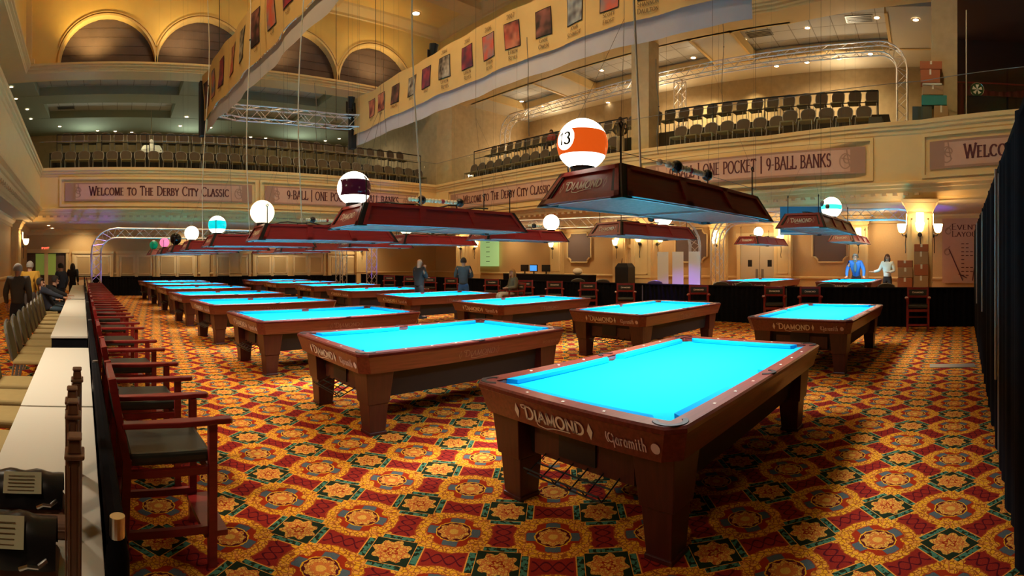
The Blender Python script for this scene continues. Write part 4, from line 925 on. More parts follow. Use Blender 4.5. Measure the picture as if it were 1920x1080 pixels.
# ------------------------------------------------------------------ black drapes on pipe
def drape(name, path, h, label, amp=.035, wl=.16, seams=(), posts=None, group=None, top=None):
    t = thing(name, (0, 0, 0), 0, label, 'black drape', group); m = MB(); P = []; s = 0
    for a, b in zip(path[:-1], path[1:]):
        a, b = Vector(a), Vector(b); L = (b-a).length; e = (b-a)/L; n = Vector((e.y, -e.x)); k = max(2, int(L/(wl/4)))
        for i in range(k+1):
            u = L*i/k; f = amp*sin(2*pi*(s+u)/wl)+amp*.5*sin(2*pi*(s+u)/(wl*2.7)+1); P.append((a+e*u+n*f, s+u))
        s += L
    vs = []
    for (p, u) in P:
        sag = .02*abs(sin(u*2.1)) ; vs += [(p.x, p.y, .01), (p.x, p.y, h*.5), (p.x, p.y, h-sag)]
    m.add(vs, [(i*3+j, i*3+3+j, i*3+4+j, i*3+1+j) for i in range(len(P)-1) for j in range(2)]); m.build('curtain', 'drape_black', t, smooth=True)
    m = MB(); m.tube([(*p, h-.015) for p in path], .028, 8); m.build('top_pipe', 'drape_black', t)
    for (x, y) in (posts if posts is not None else path): 
        MB().cyl((x, y, 0), (x, y, h+.02), .02, n=8).build('upright', 'steel_grey', t)
    for (x, y, z0, z1) in seams: MB().cyl((x, y, z0), (x, y, z1), .010, n=6).build('gap_pole', 'drape_seam', t)
    return t
def rp(X): return (X, -.32-.081*X)
tall = [rp(1.2), rp(4.4), rp(7.6), rp(12.9)]
sm = []
for X, z0, z1 in ((3.85, .75, 2.35), (6.6, 1.0, 2.3), (9.2, .9, 2.35)): p = rp(X); sm.append((p[0], p[1]+.07, z0, z1))
drape('drape_wall', tall, 2.45, 'tall black pipe-and-drape curtain running down the right side of the hall', .03, .22, sm)
drape('drape_barrier', [rp(12.95), (12.95, 3.5), (13.2, 8.0), (13.0, 14.0), (12.9, 25.0)], 1.0, 'low black drape barrier along the far side of the right column of tables', .03, .15)
drape('drape_barrier', [(12.7, 25.25), (6, 25.25), (-1.3, 25.2)], .92, 'low black drape barrier across the far end of the hall', .03, .15)
lp = [tuple(PL(.090, tt)[:2]) for tt in (1.32, 3.6, 6.2, 9, 12, 15, 18, 21, 24.6)]
DB = drape('drape_barrier', lp, .93, 'low black drape barrier between the white tables and the tall red chairs', .012, .13)
MB().cyl((*lp[0], .90), (*lp[0], .985), .020, n=16).build('pole_cap', 'chrome', DB, label='bare silver top of the nearest pole')
m = MB(); m.lathe([(.045, .01), (.038, .3), (.034, .6), (.032, .88), (.022, .93)], (*lp[0], 0), 14); m.build('curtain_sleeve', 'drape_black', DB, smooth=True)
# ------------------------------------------------------------------ white-topped narrow tables
def white_table(t0, t1, label):
    c = PL(-.16, (t0+t1)/2); t = thing('banquet_table', c, -LA, label, 'table', 'narrow white-topped tables by the drape'); L = (t1-t0)/2
    MB().box(-.225, .225, -L+.004, L-.004, .72, .75).build('table_top', 'table_white', t, bevel=.004)
    m = MB()
    for x, a, b in ((-.215, -L+.02, L-.02), (.215, -L+.02, L-.02)): m.quad((x, a, .03), (x, b, .03), (x, b, .735), (x, a, .735))
    for y in (-L+.02, L-.02): m.quad((-.215, y, .03), (.215, y, .03), (.215, y, .735), (-.215, y, .735))
    m.build('table_skirt', 'drape_black', t)
    for sx in (-1, 1):
        for sy in (-1, 1): MB().cyl((sx*.17, sy*(L-.15), 0), (sx*.17, sy*(L-.15), .72), .014, n=6).build('leg', 'black_metal', t)
for k, (a, b) in enumerate(((1.0, 3.15), (3.17, 5.34), (6.19, 8.36), (8.40, 12.3), (12.75, 15.2), (15.22, 17.6), (17.62, 20.0))):
    white_table(a, b, f'long white-topped narrow table with black skirt, {nth(k+1)} from the front')
# leather cue cases and black bags on the nearest table
def cue_case(lat, t0, h, label):
    t = thing('cue_case', PL(lat, t0, .75), -LA, label, 'cue case', 'tall brown leather cases standing on the white table')
    MB().frus((0, 0, 0), (.034, .060), (.040, .064), h-.05).build('case_body', 'leather_brown', t, bevel=.014, seg=3)
    m = MB(); m.frus((0, 0, h-.055), (.050, .072), (.052, .074), .012); m.frus((0, 0, h-.043), (.036, .05), (.030, .045), .035); m.frus((0, 0, h-.008), (.040, .055), (.036, .05), .008)
    m.build('case_cap', 'brown_wood', t, bevel=.004)
    m = MB()
    for y in (-.026, .026): m.tube([(-.0215, y, .01), (-.0225, y, h-.07)], .0015, 4)
    for x in (-.012, .012): m.tube([(x, -.0315, .01), (x, -.0325, h-.07)], .0015, 4)
    m.build('stitching', 'brown_wood', t)
cue_case(-.020, 1.31, .45, 'brown leather cue case standing upright, nearest of the four, beside the black bags')
cue_case(-.030, 1.64, .45, 'brown leather cue case standing second from the front')
cue_case(-.036, 1.81, .45, 'brown leather cue case standing third from the front, with a reddish neck')
cue_case(-.022, 2.14, .45, 'brown leather cue case standing farthest of the four on the white table')
def bag_bundle(lat, t0, z, label, lw=.075, L=.30, H=.10):
    t = thing('cue_bag', PL(lat, t0, z), -LA, label, 'bag', 'black bags with pale labels lying open on the white table')
    MB().frus((0, 0, 0), (L, .17), (L*.94, .13), .03).build('tan_lining', 'leather_brown', t, bevel=.01)
    m = MB(); n = 14; vs = []
    for i in range(n+1):
        u = -1+2*i/n
        for j in range(9):
            a = pi*j/8; r = 1-.12*abs(u)**3+.04*sin(u*9+j)
            vs.append((u*L*.47, -cos(a)*.085*r, .03+sin(a)*H*r))
    m.add(vs, [(i*9+j, i*9+j+1, i*9+10+j, i*9+9+j) for i in range(n) for j in range(8)]); m.build('vinyl_pouch', 'bag_vinyl', t, smooth=True)
    m = MB(); m.add([(-lw*.9, -.088, .052+H*.3), (lw*.9, -.088, .056+H*.3), (lw*.85, -.036, .040+H), (-lw*.95, -.036, .038+H)], [(0, 1, 2, 3)]); m.build('label_card', 'label_paper', t)
    m = MB()
    for i in range(5): m.bar((-lw*.7, -.082+i*.008, .062+H*.3+i*(H*.7-.012)/6.2), (lw*.55, -.082+i*.008, .064+H*.3+i*(H*.7-.012)/6.2), .002)
    m.build('label_lines', 'banner_ink2', t)
    MB().tube([(L*.18, -.09, .04), (L*.25, -.10, .055), (L*.33, -.095, .05), (L*.40, -.08, .06)], .007, 6).build('strap_buckle', 'chrome', t)
    return t
bag_bundle(-.21, 1.86, .75, 'black vinyl bag with a pale label, farther of the two open on the table')
bag_bundle(-.235, 1.50, .75, 'black vinyl bag with a pale label, nearer of the two at the bottom left corner', .08, .34, .12)
tt = thing('leather_lid', PL(-.20, 1.68, .75), -LA, 'brown stitched leather lid lying between the two black bags', 'case lid')
MB().frus((0, 0, 0), (.34, .10), (.33, .08), .05).build('lid_body', 'leather_brown', tt, bevel=.02, seg=3); MB().tube([(-.16, -.045, .03), (.16, -.045, .032)], .002, 4).build('stitching', 'brown_wood', tt)
MB().frus((-.08, 0, .05), (.09, .04), (.08, .03), .012).build('carry_handle', 'black_plastic', tt)
# ------------------------------------------------------------------ aluminium box trusses
def truss(path, s, label, blue=False, curve_up=None, cat='truss', name='lighting_truss', n_each=None):
    t = thing(name, (0, 0, 0), 0, label, cat, 'aluminium lighting trusses'); path = [Vector(p) for p in path]; fr = []
    for i, p in enumerate(path):
        d = (path[min(i+1, len(path)-1)]-path[max(i-1, 0)]).normalized(); up = Vector((0, 0, 1))
        if curve_up is not None: up = Vector(curve_up)
        a = d.cross(up)
        if a.length < .05: a = Vector((1, 0, 0))
        a.normalize(); b = a.cross(d).normalized(); fr.append((p, a, b))
    cor = [[p+a*sx*s/2+b*sy*s/2 for p, a, b in fr] for sx, sy in ((-1, -1), (1, -1), (1, 1), (-1, 1))]
    for c in cor: MB().tube(c, .027, 6).build('chord', 'alu', t)
    m = MB()
    for f in range(4):
        A_, B_ = cor[f], cor[(f+1) % 4]; side = 0
        for i in range(len(path)-1):
            L = (path[i+1]-path[i]).length; k = max(1, int(round(L/(s*1.0))))
            for j in range(k):
                u0, u1 = j/k, (j+1)/k; p = (A_ if side else B_)[i].lerp((A_ if side else B_)[i+1], u0); q = (B_ if side else A_)[i].lerp((B_ if side else A_)[i+1], u1)
                m.cyl(p, q, .011, n=5, cap=False); side = 1-side
    m.build('bracing', 'alu', t)
    m = MB()
    for i in (0, len(path)-1):
        m = MB()
        for f in range(4): m.bar(cor[f][i], cor[(f+1) % 4][i], .04, .04)
        m.build('end_plate', 'alu', t)
    return t
def arch_path(a, b, z0, z1, r=.9, k=5):      # upright, curve, span, curve, upright
    a, b = Vector((*a, 0)), Vector((*b, 0)); e = (b-a).normalized(); P = [a+Vector((0, 0, z0)), a+Vector((0, 0, z1-r))]
    for i in range(1, k+1): th = pi/2*i/k; P.append(a+e*(r-r*cos(th))+Vector((0, 0, z1-r+r*sin(th))))
    for i in range(0, k+1): th = pi/2*(1-i/k); P.append(b-e*(r-r*cos(th))+Vector((0, 0, z1-r+r*sin(th))))
    P.append(b+Vector((0, 0, z0))); return P
A1_ = at_d(180, 500, 22.8); B1_ = at_d(632, 500, 30.); 
def uv(v): return (v.x, v.y)
e_ = lambda a, b: Vector((-(b[1]-a[1]), b[0]-a[0], 0))
a, b = uv(A1_), uv(at_d(640, 500, 27)); truss(arch_path(a, b, 0, 2.95), .42, 'long arched truss over the far end of the tables, lit blue on its left leg', curve_up=e_(a, b))
a, b = uv(at_d(697, 500, 26.)), uv(at_d(1303, 500, 18.6)); truss(arch_path(a, b, 0, 3.15), .36, 'arched truss behind the right column, lit blue, legs by the easels and the far corner', curve_up=e_(a, b))
a, b = uv(at_d(1345, 480, 19.6)), uv(at_d(1733, 480, 17.6)); truss(arch_path(a, b, .27, 3.3), .36, 'arched truss beneath the right balcony, ending beside the front column', curve_up=e_(a, b))
a, b = (20.8, 22.0), (19.9, .75); truss(arch_path(a, b, 6.05, 10.0, .9), .40, 'long arched truss standing on the right balcony floor', curve_up=e_(a, b))
p = at_X(1275, 200, 20.6); truss([(20.6, p.y, 6.05), (20.6, p.y, 8), (20.6, p.y, 9.8)], .40, 'upright truss tower in the middle of the right balcony')
# hanging frame with the two long banners
ZH = 6.75
L1 = PL(4.15, 0); 
def bl(t_): return PL(4.28, t_)
cA, cB = bl(16.6), Vector((8.6, 16.9, 0))
R_ = [Vector((*bl(2.5)[:2], ZH)), Vector((*bl(15.6)[:2], ZH)), Vector((*bl(16.3)[:2], ZH))+Vector((.25, .1, 0)), Vector((*bl(16.6)[:2], ZH))+Vector((.95, .15, 0)), Vector((7.7, 16.9, ZH)), Vector((8.55, 16.6, ZH)), Vector((8.78, 15.9, ZH)), Vector((8.78, 2.6, ZH))]
HT_ = truss(R_, .42, 'silver truss frame hanging high over the hall behind the two long banners')
for i in (0, 1, 4, 6, 7): MB().tube([R_[i], Vector((R_[i].x, R_[i].y, 15.3))], .012, 4).build('hanging_cable', 'wire_black', HT_)
def hang_banner(P, Q, z0, z1, photos, label, flip=False):      # face looks toward -x side; P near, Q far
    P, Q = Vector(P), Vector(Q); t = thing('banner', (0, 0, 0), 0, label, 'banner'); e = (Q-P); L = e.length; e /= L; n = Vector((-abs(e.y), e.x, 0)).normalized()
    if n.x > 0: n = -n
    e3 = Vector((e.x, e.y, 0))
    def S_(u, z): 
        wv = .035*sin(u*2.3)+.02*sin(u*5.1+z*2)+.03*sin(z*3+u*.7); return Vector((P.x, P.y, z))+e3*u+n*wv
    def grid(u0, u1, a, b, k, off=0., top=lambda u: 0.):
        m = MB(); q = 6; vs = [S_(u0+(u1-u0)*i/k, a+(b-a)*j/q+(top(u0+(u1-u0)*i/k) if j == q else 0))+n*off for i in range(k+1) for j in range(q+1)]
        m.add(vs, [(i*(q+1)+j, i*(q+1)+j+1, (i+1)*(q+1)+j+1, (i+1)*(q+1)+j) for i in range(k) for j in range(q)]); return m
    zs = z0+.42
    grid(0, L, zs, z1, 120, top=lambda u: .03*sin(u*1.9)).build('banner_cloth', 'banner_cream', t, smooth=True)
    grid(.2, L-.25, z0, zs+.03, 60, -.06).build('lower_valance', 'banner_backing', t, smooth=True)
    grid(-.05, L+.1, z0-.1, z1-.2, 8, -.32).build('end_cover', 'truss_skirt', t) if False else MB().box(Q.x-.10, Q.x+.10, Q.y-.05, Q.y+.25, z0-.05, z1-.15).build('end_cover', 'truss_skirt', t)
    cols = ['ph_red', 'ph_dark', 'ph_mixed', 'ph_grey', 'ph_crimson']
    for i, (u, nm, yr, c) in enumerate(photos):
        h0, h1 = zs+.38, z1-.32
        fr = grid(u-.235, u+.235, h0-.02, h1+.02, 3, .012).build('photo_frame', 'truss_skirt', t)
        grid(u-.215, u+.215, h0, h1, 3, .018).build('photo', c, fr)
        k3 = n*.02
        for txt, zz, hh in ([(yr, h1+.10, .10)] if yr else [])+[(s_, zs+.24-.14*q, .095) for q, s_ in enumerate(nm.split('|')) if s_]:
            W, st = text_strokes(txt, .8); sc = min(.62/W, hh*.95); m = MB(); ribbon(m, st, lambda x, y: S_(u+(W/2-x)*sc, zz+y*hh)+k3, .15, .4, .15); m.build('caption', 'banner_ink2', t)
    return t
def photomat(name, a, b, c, sc):
    t = NT(name); f = t.noise(sc, 2, t.coords()); f = t.math('MULTIPLY_ADD', f, 3.2, -1.1, clamp=True); g = t.noise(sc*1.7, 1, t.coords())
    g = t.math('MULTIPLY_ADD', g, 4, -1.7, clamp=True); t.lk(t.mix(g, t.mix(f, a, b), c), t.b.inputs['Base Color']); t.b.inputs['Roughness'].default_value = .7
photomat('ph_red', (.45, .05, .03), (.60, .22, .12), (.10, .02, .02), 2.2); photomat('ph_dark', (.05, .02, .02), (.30, .10, .08), (.02, .012, .012), 2.4); photomat('ph_mixed', (.45, .25, .18), (.12, .13, .20), (.60, .10, .06), 2.0)
photomat('ph_grey', (.10, .07, .06), (.55, .48, .38), (.03, .02, .02), 2.8); photomat('ph_crimson', (.25, .02, .04), (.40, .05, .08), (.06, .02, .05), 1.8); photomat('ph_blue', (.12, .2, .30), (.5, .5, .45), (.06, .05, .07), 2.2)
def u_of(px, X, Ya): return X/tan(az_of(px))-Ya
XB = 8.4; Yn, Yf = 2.7, 16.9
ph = []
for px, nm, yr, c in ((695, 'Scott', '', 'ph_red'), (715, 'Bob', '', 'ph_red'), (742, 'Dallas', '', 'ph_dark'), (771, 'Nick', '', 'ph_grey'), (800.5, 'Ralf', '', 'ph_crimson'), (836.5, 'Efren|Reyes', '2004', 'ph_grey'), (876, 'Efren|Reyes', '2005', 'ph_crimson'), (917, 'Efren|Reyes', '2006', 'ph_mixed'), (962, 'Efren|Reyes', '2007', 'ph_red'), (1017.5, 'Gabe|Owen', '', 'ph_dark'), (1077, 'John|Schmidt', '', 'ph_blue'), (1143, 'Scott|Frost', '', 'ph_mixed'), (1215, 'Shannon|Daulton', '', 'ph_dark'), (1300, 'Efren|Reyes', '', 'ph_crimson')):
    ph.append((u_of(px, XB, Yn), nm, yr, c))
hang_banner((XB, Yn), (XB, Yf), 1.64+4.25, 1.64+5.93, ph, 'long cream banner of framed portraits hanging to the right, over the middle of the hall')
ph = []; cs = ['ph_dark', 'ph_mixed', 'ph_crimson', 'ph_red', 'ph_grey', 'ph_dark', 'ph_mixed', 'ph_crimson', 'ph_red', 'ph_dark']
P0, P1 = PL(3.95, 3.0), PL(3.95, 16.5)
for i in range(13): ph.append((13.1-.98*i, 'Cup', '', cs[i % 10]))
hang_banner((P0.x, P0.y), (P1.x, P1.y), 1.64+4.25, 1.64+6.15, ph, 'long cream banner of framed portraits hanging to the left, end on to the far arches')
def stage_light(loc, label, tilt=0):
    t = thing('stage_light', loc, 0, label, 'stage light', 'black stage lights on the hanging truss')
    MB().box(-.13, .13, -.13, .13, 0, .14).build('base', 'black_plastic', t, bevel=.02)
    m = MB(); m.bar((-.17, 0, .12), (.17, 0, .12), .08, .03); m.bar((-.16, 0, .1), (-.16, 0, .5), .03, .08); m.bar((.16, 0, .1), (.16, 0, .5), .03, .08); m.build('yoke', 'black_plastic', t)
    m = MB(); m.cyl((0, .05, .28), (0, -.05, .68), .10, .14, 14); m.build('head', 'black_plastic', t); MB().cyl((0, -.05, .68), (0, -.052, .69), .12, n=14).build('lens', 'chrome', t)
p = at_X(812, 85, 8.7); stage_light((p.x, p.y, 7.35), 'black moving stage light standing on top of the right banner'); 
stage_light((8.2, 16.7, 6.96), 'black stage light on the truss corner beside the right banner end'); stage_light((bl(16.3).x+.1, 16.55, 6.96), 'black stage light on the truss corner beside the left banner end')
# ------------------------------------------------------------------ fascia banners with lettering
def fascia_banner(p, q, z0, z1, txt, label, split=False, small=.8):
    p, q = Vector(p), Vector(q); L = (q-p).length; e = ((q-p)/L); n = Vector((e.y, -e.x)); t = thing('wall_banner', (p.x, p.y, 0), atan2(e.y, e.x), label, 'banner')
    # local: +x along, -y toward hall
    MB().box(0, L, -.05, -.03, z0, z1).build('banner_cloth', 'banner_pink', t); m = MB()
    for a, b, c, d in ((0, L, z0, z0+.07), (0, L, z1-.07, z1), (0, .5, z0+.071, z1-.071), (L-.5, L, z0+.071, z1-.071)): m.box(a, b, -.055, -.05, c, d)
    m.build('banner_border', 'banner_edge', t)
    m = MB(); g = .16
    for a, b, c, d in ((-g-.1, -g, z0-g, z1+g), (L+g, L+g+.1, z0-g, z1+g), (-g-.1, L+g+.1, z0-g-.1, z0-g), (-g-.1, L+g+.1, z1+g, z1+g+.1)): m.box(a, b, -.09, -.005, c, d)
    fr = m.build('panel_frame', 'fascia', t)
    for cx in (.62, L-.62):
        m = MB(); zc = (z0+z1)/2; h = z1-z0; fn = lambda x, y: Vector((cx+x*h, -.058, zc+y*h))
        ribbon(m, [arc(-.05, -.02, .22, .28, 60, 330, 14), arc(.02, .06, .14, .16, 0, 300, 12), [(.0, .4), (.05, .1), (.12, -.2)], [(-.2, .1), (.15, .02)]], fn, .05, .3, 0); m.build('emblem', 'banner_edge', t)
    lettering('banner_lettering', txt, 'banner_ink', t, (L/2, -.059, z0+(z1-z0)*.31), (1, 0, 0), (0, 0, 1), (z1-z0)*.48, width=L-2.3, small=small, thick=.20, serif=.26, contrast=.6)
def fx(px): return 24.0*tan(az_of(px))
ZB0, ZB1 = 4.52, 5.38
fascia_banner((fx(122), 24), (fx(472), 24), ZB0, ZB1, 'Welcome to The Derby City Classic', 'pink banner reading WELCOME TO THE DERBY CITY CLASSIC on the far balcony front')
fascia_banner((fx(496), 24), (fx(779), 24), ZB0, ZB1, '9-BALL | ONE POCKET | 9-BALL BANKS', 'pink banner reading 9-BALL ONE POCKET 9-BALL BANKS on the far balcony front')
def fyR(px): return 17.25/tan(az_of(px))
fascia_banner((17.25, fyR(846)), (17.25, fyR(1070)), ZB0, ZB1, 'Welcome to The Derby City Classic', 'pink banner reading WELCOME TO THE DERBY CITY CLASSIC on the right balcony front')
fascia_banner((17.25, fyR(1150)), (17.25, fyR(1448)+.15), ZB0, ZB1, '9-BALL | ONE POCKET |', 'pink banner reading 9-BALL ONE POCKET, left length behind the orange ball lamp') if False else None
a_ = (17.25, fyR(1168)); 
# this banner runs on over the slight bend of the balcony front
fascia_banner((17.25, 10.3), (16.45, 1.8), ZB0, ZB1, '9-BALL | ONE POCKET | 9-BALL BANKS', 'pink banner reading 9-BALL ONE POCKET 9-BALL BANKS on the right balcony front')
fascia_banner((15.93, -.28), (13.4, -5.4), ZB0, ZB1, 'Welcome to The', 'pink banner reading WELCOME cut off by the tall black drape')
# ------------------------------------------------------------------ downlights, air grilles
def downlight(p, k, where, r=.09, on=True):
    t = thing('recessed_downlight', p, 0, f'round lit downlight, {nth(k)} listed {where}', 'ceiling light', 'recessed downlights '+where)
    MB().lathe([(r*.9, -.012), (r*1.35, -.012), (r*1.4, 0)], (0, 0, 0), 14).build('trim_ring', 'fascia', t); MB().lathe([(0, -.006), (r*.95, -.006)], (0, 0, 0), 14).build('lens', 'spot_glow', t)
def dl(lst, z, where, r=.09):
    for k, (px, py) in enumerate(lst): p = at_z(px, py, z); downlight(p, k+1, where, r)
dl([(0.5, 107), (11, 137), (21, 163), (30, 185), (51, 205), (58, 223)], 10.87, 'in the left gallery ceiling, front to back', .10)
dl([(112, 237), (183, 245), (216, 246), (247, 248), (338, 236), (350, 219), (395, 239), (470, 257), (498, 259), (530, 262), (610, 264), (636, 260), (663, 248)], 10.87, 'in the far gallery ceiling, left to right', .12)
dl([(978, 190), (1019, 200), (1140, 192), (1300, 108), (1513, 117), (1573, 110), (1632, 101), (1717, 37), (1456, 124)], 10.87, 'in the right gallery ceiling bands, left to right', .12)
dl([(1043, 157), (1128, 132), (1213, 64), (1395, 74), (1514, 52), (1644, 33), (1806, 10)], 11.34, 'in the right gallery tile coffers, left to right', .12)
dl([(780, 25)], 15.28, 'in the high hall ceiling', .22)
dl([(91, 423), (98, 428), (222, 427), (363, 430)], 3.59, 'under the far balcony, left to right', .09)
def vent(p, label, rz=0):
    t = thing('air_vent', p, rz, label, 'air vent', 'dark slot air vents in the gallery ceilings'); MB().box(-.55, .55, -.28, .28, -.02, 0).build('frame', 'steel_grey', t)
    m = MB()
    for i in range(4): m.box(-.5, .5, -.22+.12*i, -.18+.12*i, -.03, -.015)
    m.build('slat', 'black_plastic', t)
for px, py, z, l in ((124, 202, 11.34, 'slot air vent in the far gallery coffer, left one'), (263, 211, 11.34, 'slot air vent in the far gallery coffer, middle one'), (578, 228, 11.34, 'slot air vent in the far gallery coffer, right one'), (1063, 147, 11.34, 'slot air vent in the right gallery coffer near the corner'), (1424, 63, 11.34, 'slot air vent in the right gallery coffer above the chairs'), (1611, 35, 11.34, 'slot air vent in the right gallery coffer near the truss bend')):
    vent(at_z(px, py, z), l, pi/2 if px > 900 else 0)
# working lights of the galleries and the lower level, plus added fill lights
for x in (0, 8, 15): spot('gallery_light', (x, 30.5, 10.8), (x, 30, 6), 260, (1, .82, .55), 150, .8, .3)
for y in (4, 12, 20): spot('gallery_light', (21.5, y, 10.8), (22.5, y, 6), 1000, (1, .72, .4), 150, .8, .3)
for t_ in (6, 14, 22): p = PL(-5, t_, 10.5); spot('gallery_light', p, (p.x, p.y, 6), 120, (1, .8, .5), 140, .8, .3)
for p in ((1260, 100), (1360, 92)): q = at_z(p[0], p[1], 10.8); spot('gallery_wash', (23.2, q.y, 10.8), (24.3, q.y, 7.5), 420, (1, .75, .35), 80, .7, .2)
for x in (-2, 4, 9.5, 15): spot('far_wall_light', (x, 28.6, 3.55), (x, 29.9, 1.2), 190, (1, .75, .42), 120, .8, .15)
for y in (1.5, 6.5, 12, 17, 22): spot('right_wall_light', (20.2, y, 3.55), (21.4, y, 1.5), 110, (1, .72, .38), 130, .8, .15)
for y in (1.5, 7.5): spot('platform_light', (18.6, y, 3.55), (18.3, y, .3), 50, (1, .8, .5), 120, .8, .15)
for x, c in ((-1.2, (1, .66, .2)), (3, (1, .68, .25)), (8, (1, .68, .25)), (13.5, (1, .68, .25))): spot('attic_fill_spot', (x, 23.6, 11.5), (x, 24.6, 13.2), 480 if x < 0 else 220, c, 120, .9, .2)  # added, unseen spots that brighten the attic wall
spot('left_tables_fill', PL(-1.6, 4.5, 3.5), PL(-.5, 5, .7), 420, (1, .84, .62), 120, .8, .2); spot('left_tables_fill', PL(-1.6, 10.5, 3.5), PL(-.5, 11, .7), 330, (1, .84, .62), 120, .8, .2)  # fill spots added to raise the white table tops
spot('front_corner_fill', PL(-1.2, .6, 3.5), PL(-.2, 1.8, .7), 60, (1, .75, .5), 110, .8, .2)  # added fill for the near left corner
for y in (3.5, 13, 20.5): area('gallery_ceiling_fill', (23.7, y, 9.3), .6, 55, (1, .8, .5), aim=(20, y, 11.3))  # fill panels added to light the gallery ceiling, no cove is built
for x in (-2, 5, 13): area('gallery_ceiling_fill', (x, 35.8, 9.3), .6, 50, (.85, 1, .8), aim=(x, 30, 11.3))
for y in (1.5, 6.5, 12, 18): area('soffit_bounce_fill', (19.8, y, 2.9), .4, 9, (1, .75, .45), aim=(18.5, y, 3.6))  # added panels stand in for light bounced up onto the soffit
# blue truss uplights
for (px, d, z, tz) in ((180, 22.8, .15, 1.9), (697, 26, .15, 2.0), (1303, 18.6, .15, 2.0), (1733, 17.7, .4, 2.3)):
    q = at_d(px, 500, d); q2 = at_d(px+14, 500, d-1.1); spot('truss_uplight', (q2.x, q2.y, z), (q.x, q.y, tz), 420, (.12, .07, 1), 46, .8, .05)
q = at_X(968, 260, 20.8); spot('gallery_blue_light', (20.3, 21.6, 6.3), (21.3, 23.0, 9.6), 420, (.12, .08, 1), 60, .8, .05)
# ------------------------------------------------------------------ hanging cords
def cord(name, top, bot, label, m='cable_white', r=.010, wob=.05, knots=1, cat='cable', slack=0):
    top, bot = Vector(top), Vector(bot); P = []; n = 22
    for i in range(n+1):
        u = i/n; p = top.lerp(bot, u); k = wob*sin(pi*u); P.append(p+Vector((k*sin(u*9+top.x), k*cos(u*7), 0)))
    if slack:
        for i in range(1, 7): a = i/6*pi; P.append(bot+Vector((slack*sin(a)*.6, slack*.3*sin(a), -slack*.8*(i/6))))
    t = thing(name, (0, 0, 0), 0, label, cat); MB().tube(P, r, 5).build('cord', m, t)
    for j in range(knots): q = P[int(n*(j+1)/(knots+1))]; MB().ball(q, r*2.4, 8, 6, (1, 1, .6)).build('cable_tie', 'wire_black', t)
    return t
def lampxy(k, lx, ly=0):
    x, y, az, z = LAMPS[k]; rz = RZ(az); return (x+lx*cos(rz)-ly*sin(rz), y+lx*sin(rz)+ly*cos(rz), z+LH)
for k, px, lx, nm in ((('A', 8), 1195, -.45, 'closest table light'), (('A', 7), 745, -.15, 'second table light'), (('A', 6), 556, -.35, 'third table light'), (('A', 5), 452, -.2, 'table light with the turquoise-banded ball'), (('A', 4), 393, -.6, 'table light with the plain white ball')):
    b = Vector(lampxy(k, lx)); a_ = az_of(px); D = hypot(b.x, b.y); tp = (D*sin(a_), D*cos(a_), 12.6 if k[1] > 5 else 13.5)
    cord('power_cord', tp, b, 'pale cord dropping from the ceiling to the '+nm, r=.010 if k[1] > 6 else .012, wob=.09, knots=2)
for px, py0, py1, D in ((430, 160, 380, 17), (362, 215, 610, 15), (590, 215, 270, 14), (610, 230, 345, 18), (720, 235, 275, 15), (1230, 170, 290, 10), (1352, 10, 225, 11), (988, 130, 255, 9)):
    if py1 > 480: continue
    cord('hanging_wire', at_d(px, py0-60, D), at_d(px+4, py1, D), f'thin wire hanging in mid air, around {["the middle arches","the truss corner","the cross truss","the corner pier","the banner end","the right column","the tile coffers","the banner middle"][[430,362,590,610,720,1230,1352,988].index(px)]}', 'cable_grey', .007, .03, 1)
# ------------------------------------------------------------------ people
def skin_mesh(name, nodes, edges, m, parent, sub=2, root=0):
    names = list(nodes); idx = {k: i for i, k in enumerate(names)}; me = bpy.data.meshes.new(name)
    me.from_pydata([tuple(nodes[k][0]) for k in names], [(idx[a], idx[b]) for a, b in edges], []); me.materials.append(M[m]); o = bpy.data.objects.new(name, me); COL.objects.link(o)
    if parent is not None: o.parent = parent
    md = o.modifiers.new('skin', 'SKIN'); md.use_smooth_shade = True; sv = me.skin_vertices[0].data if me.skin_vertices else None
    if sv is None:
        bm = bmesh.new(); bm.from_mesh(me); bm.verts.layers.skin.verify(); bm.to_mesh(me); bm.free(); sv = me.skin_vertices[0].data
    for k in names:
        r = nodes[k][1]; sv[idx[k]].radius = (r, r) if isinstance(r, (int, float)) else r; sv[idx[k]].use_root = (idx[k] == root)
    ms = o.modifiers.new('smooth', 'SUBSURF'); ms.levels = sub-1; ms.render_levels = sub; return o
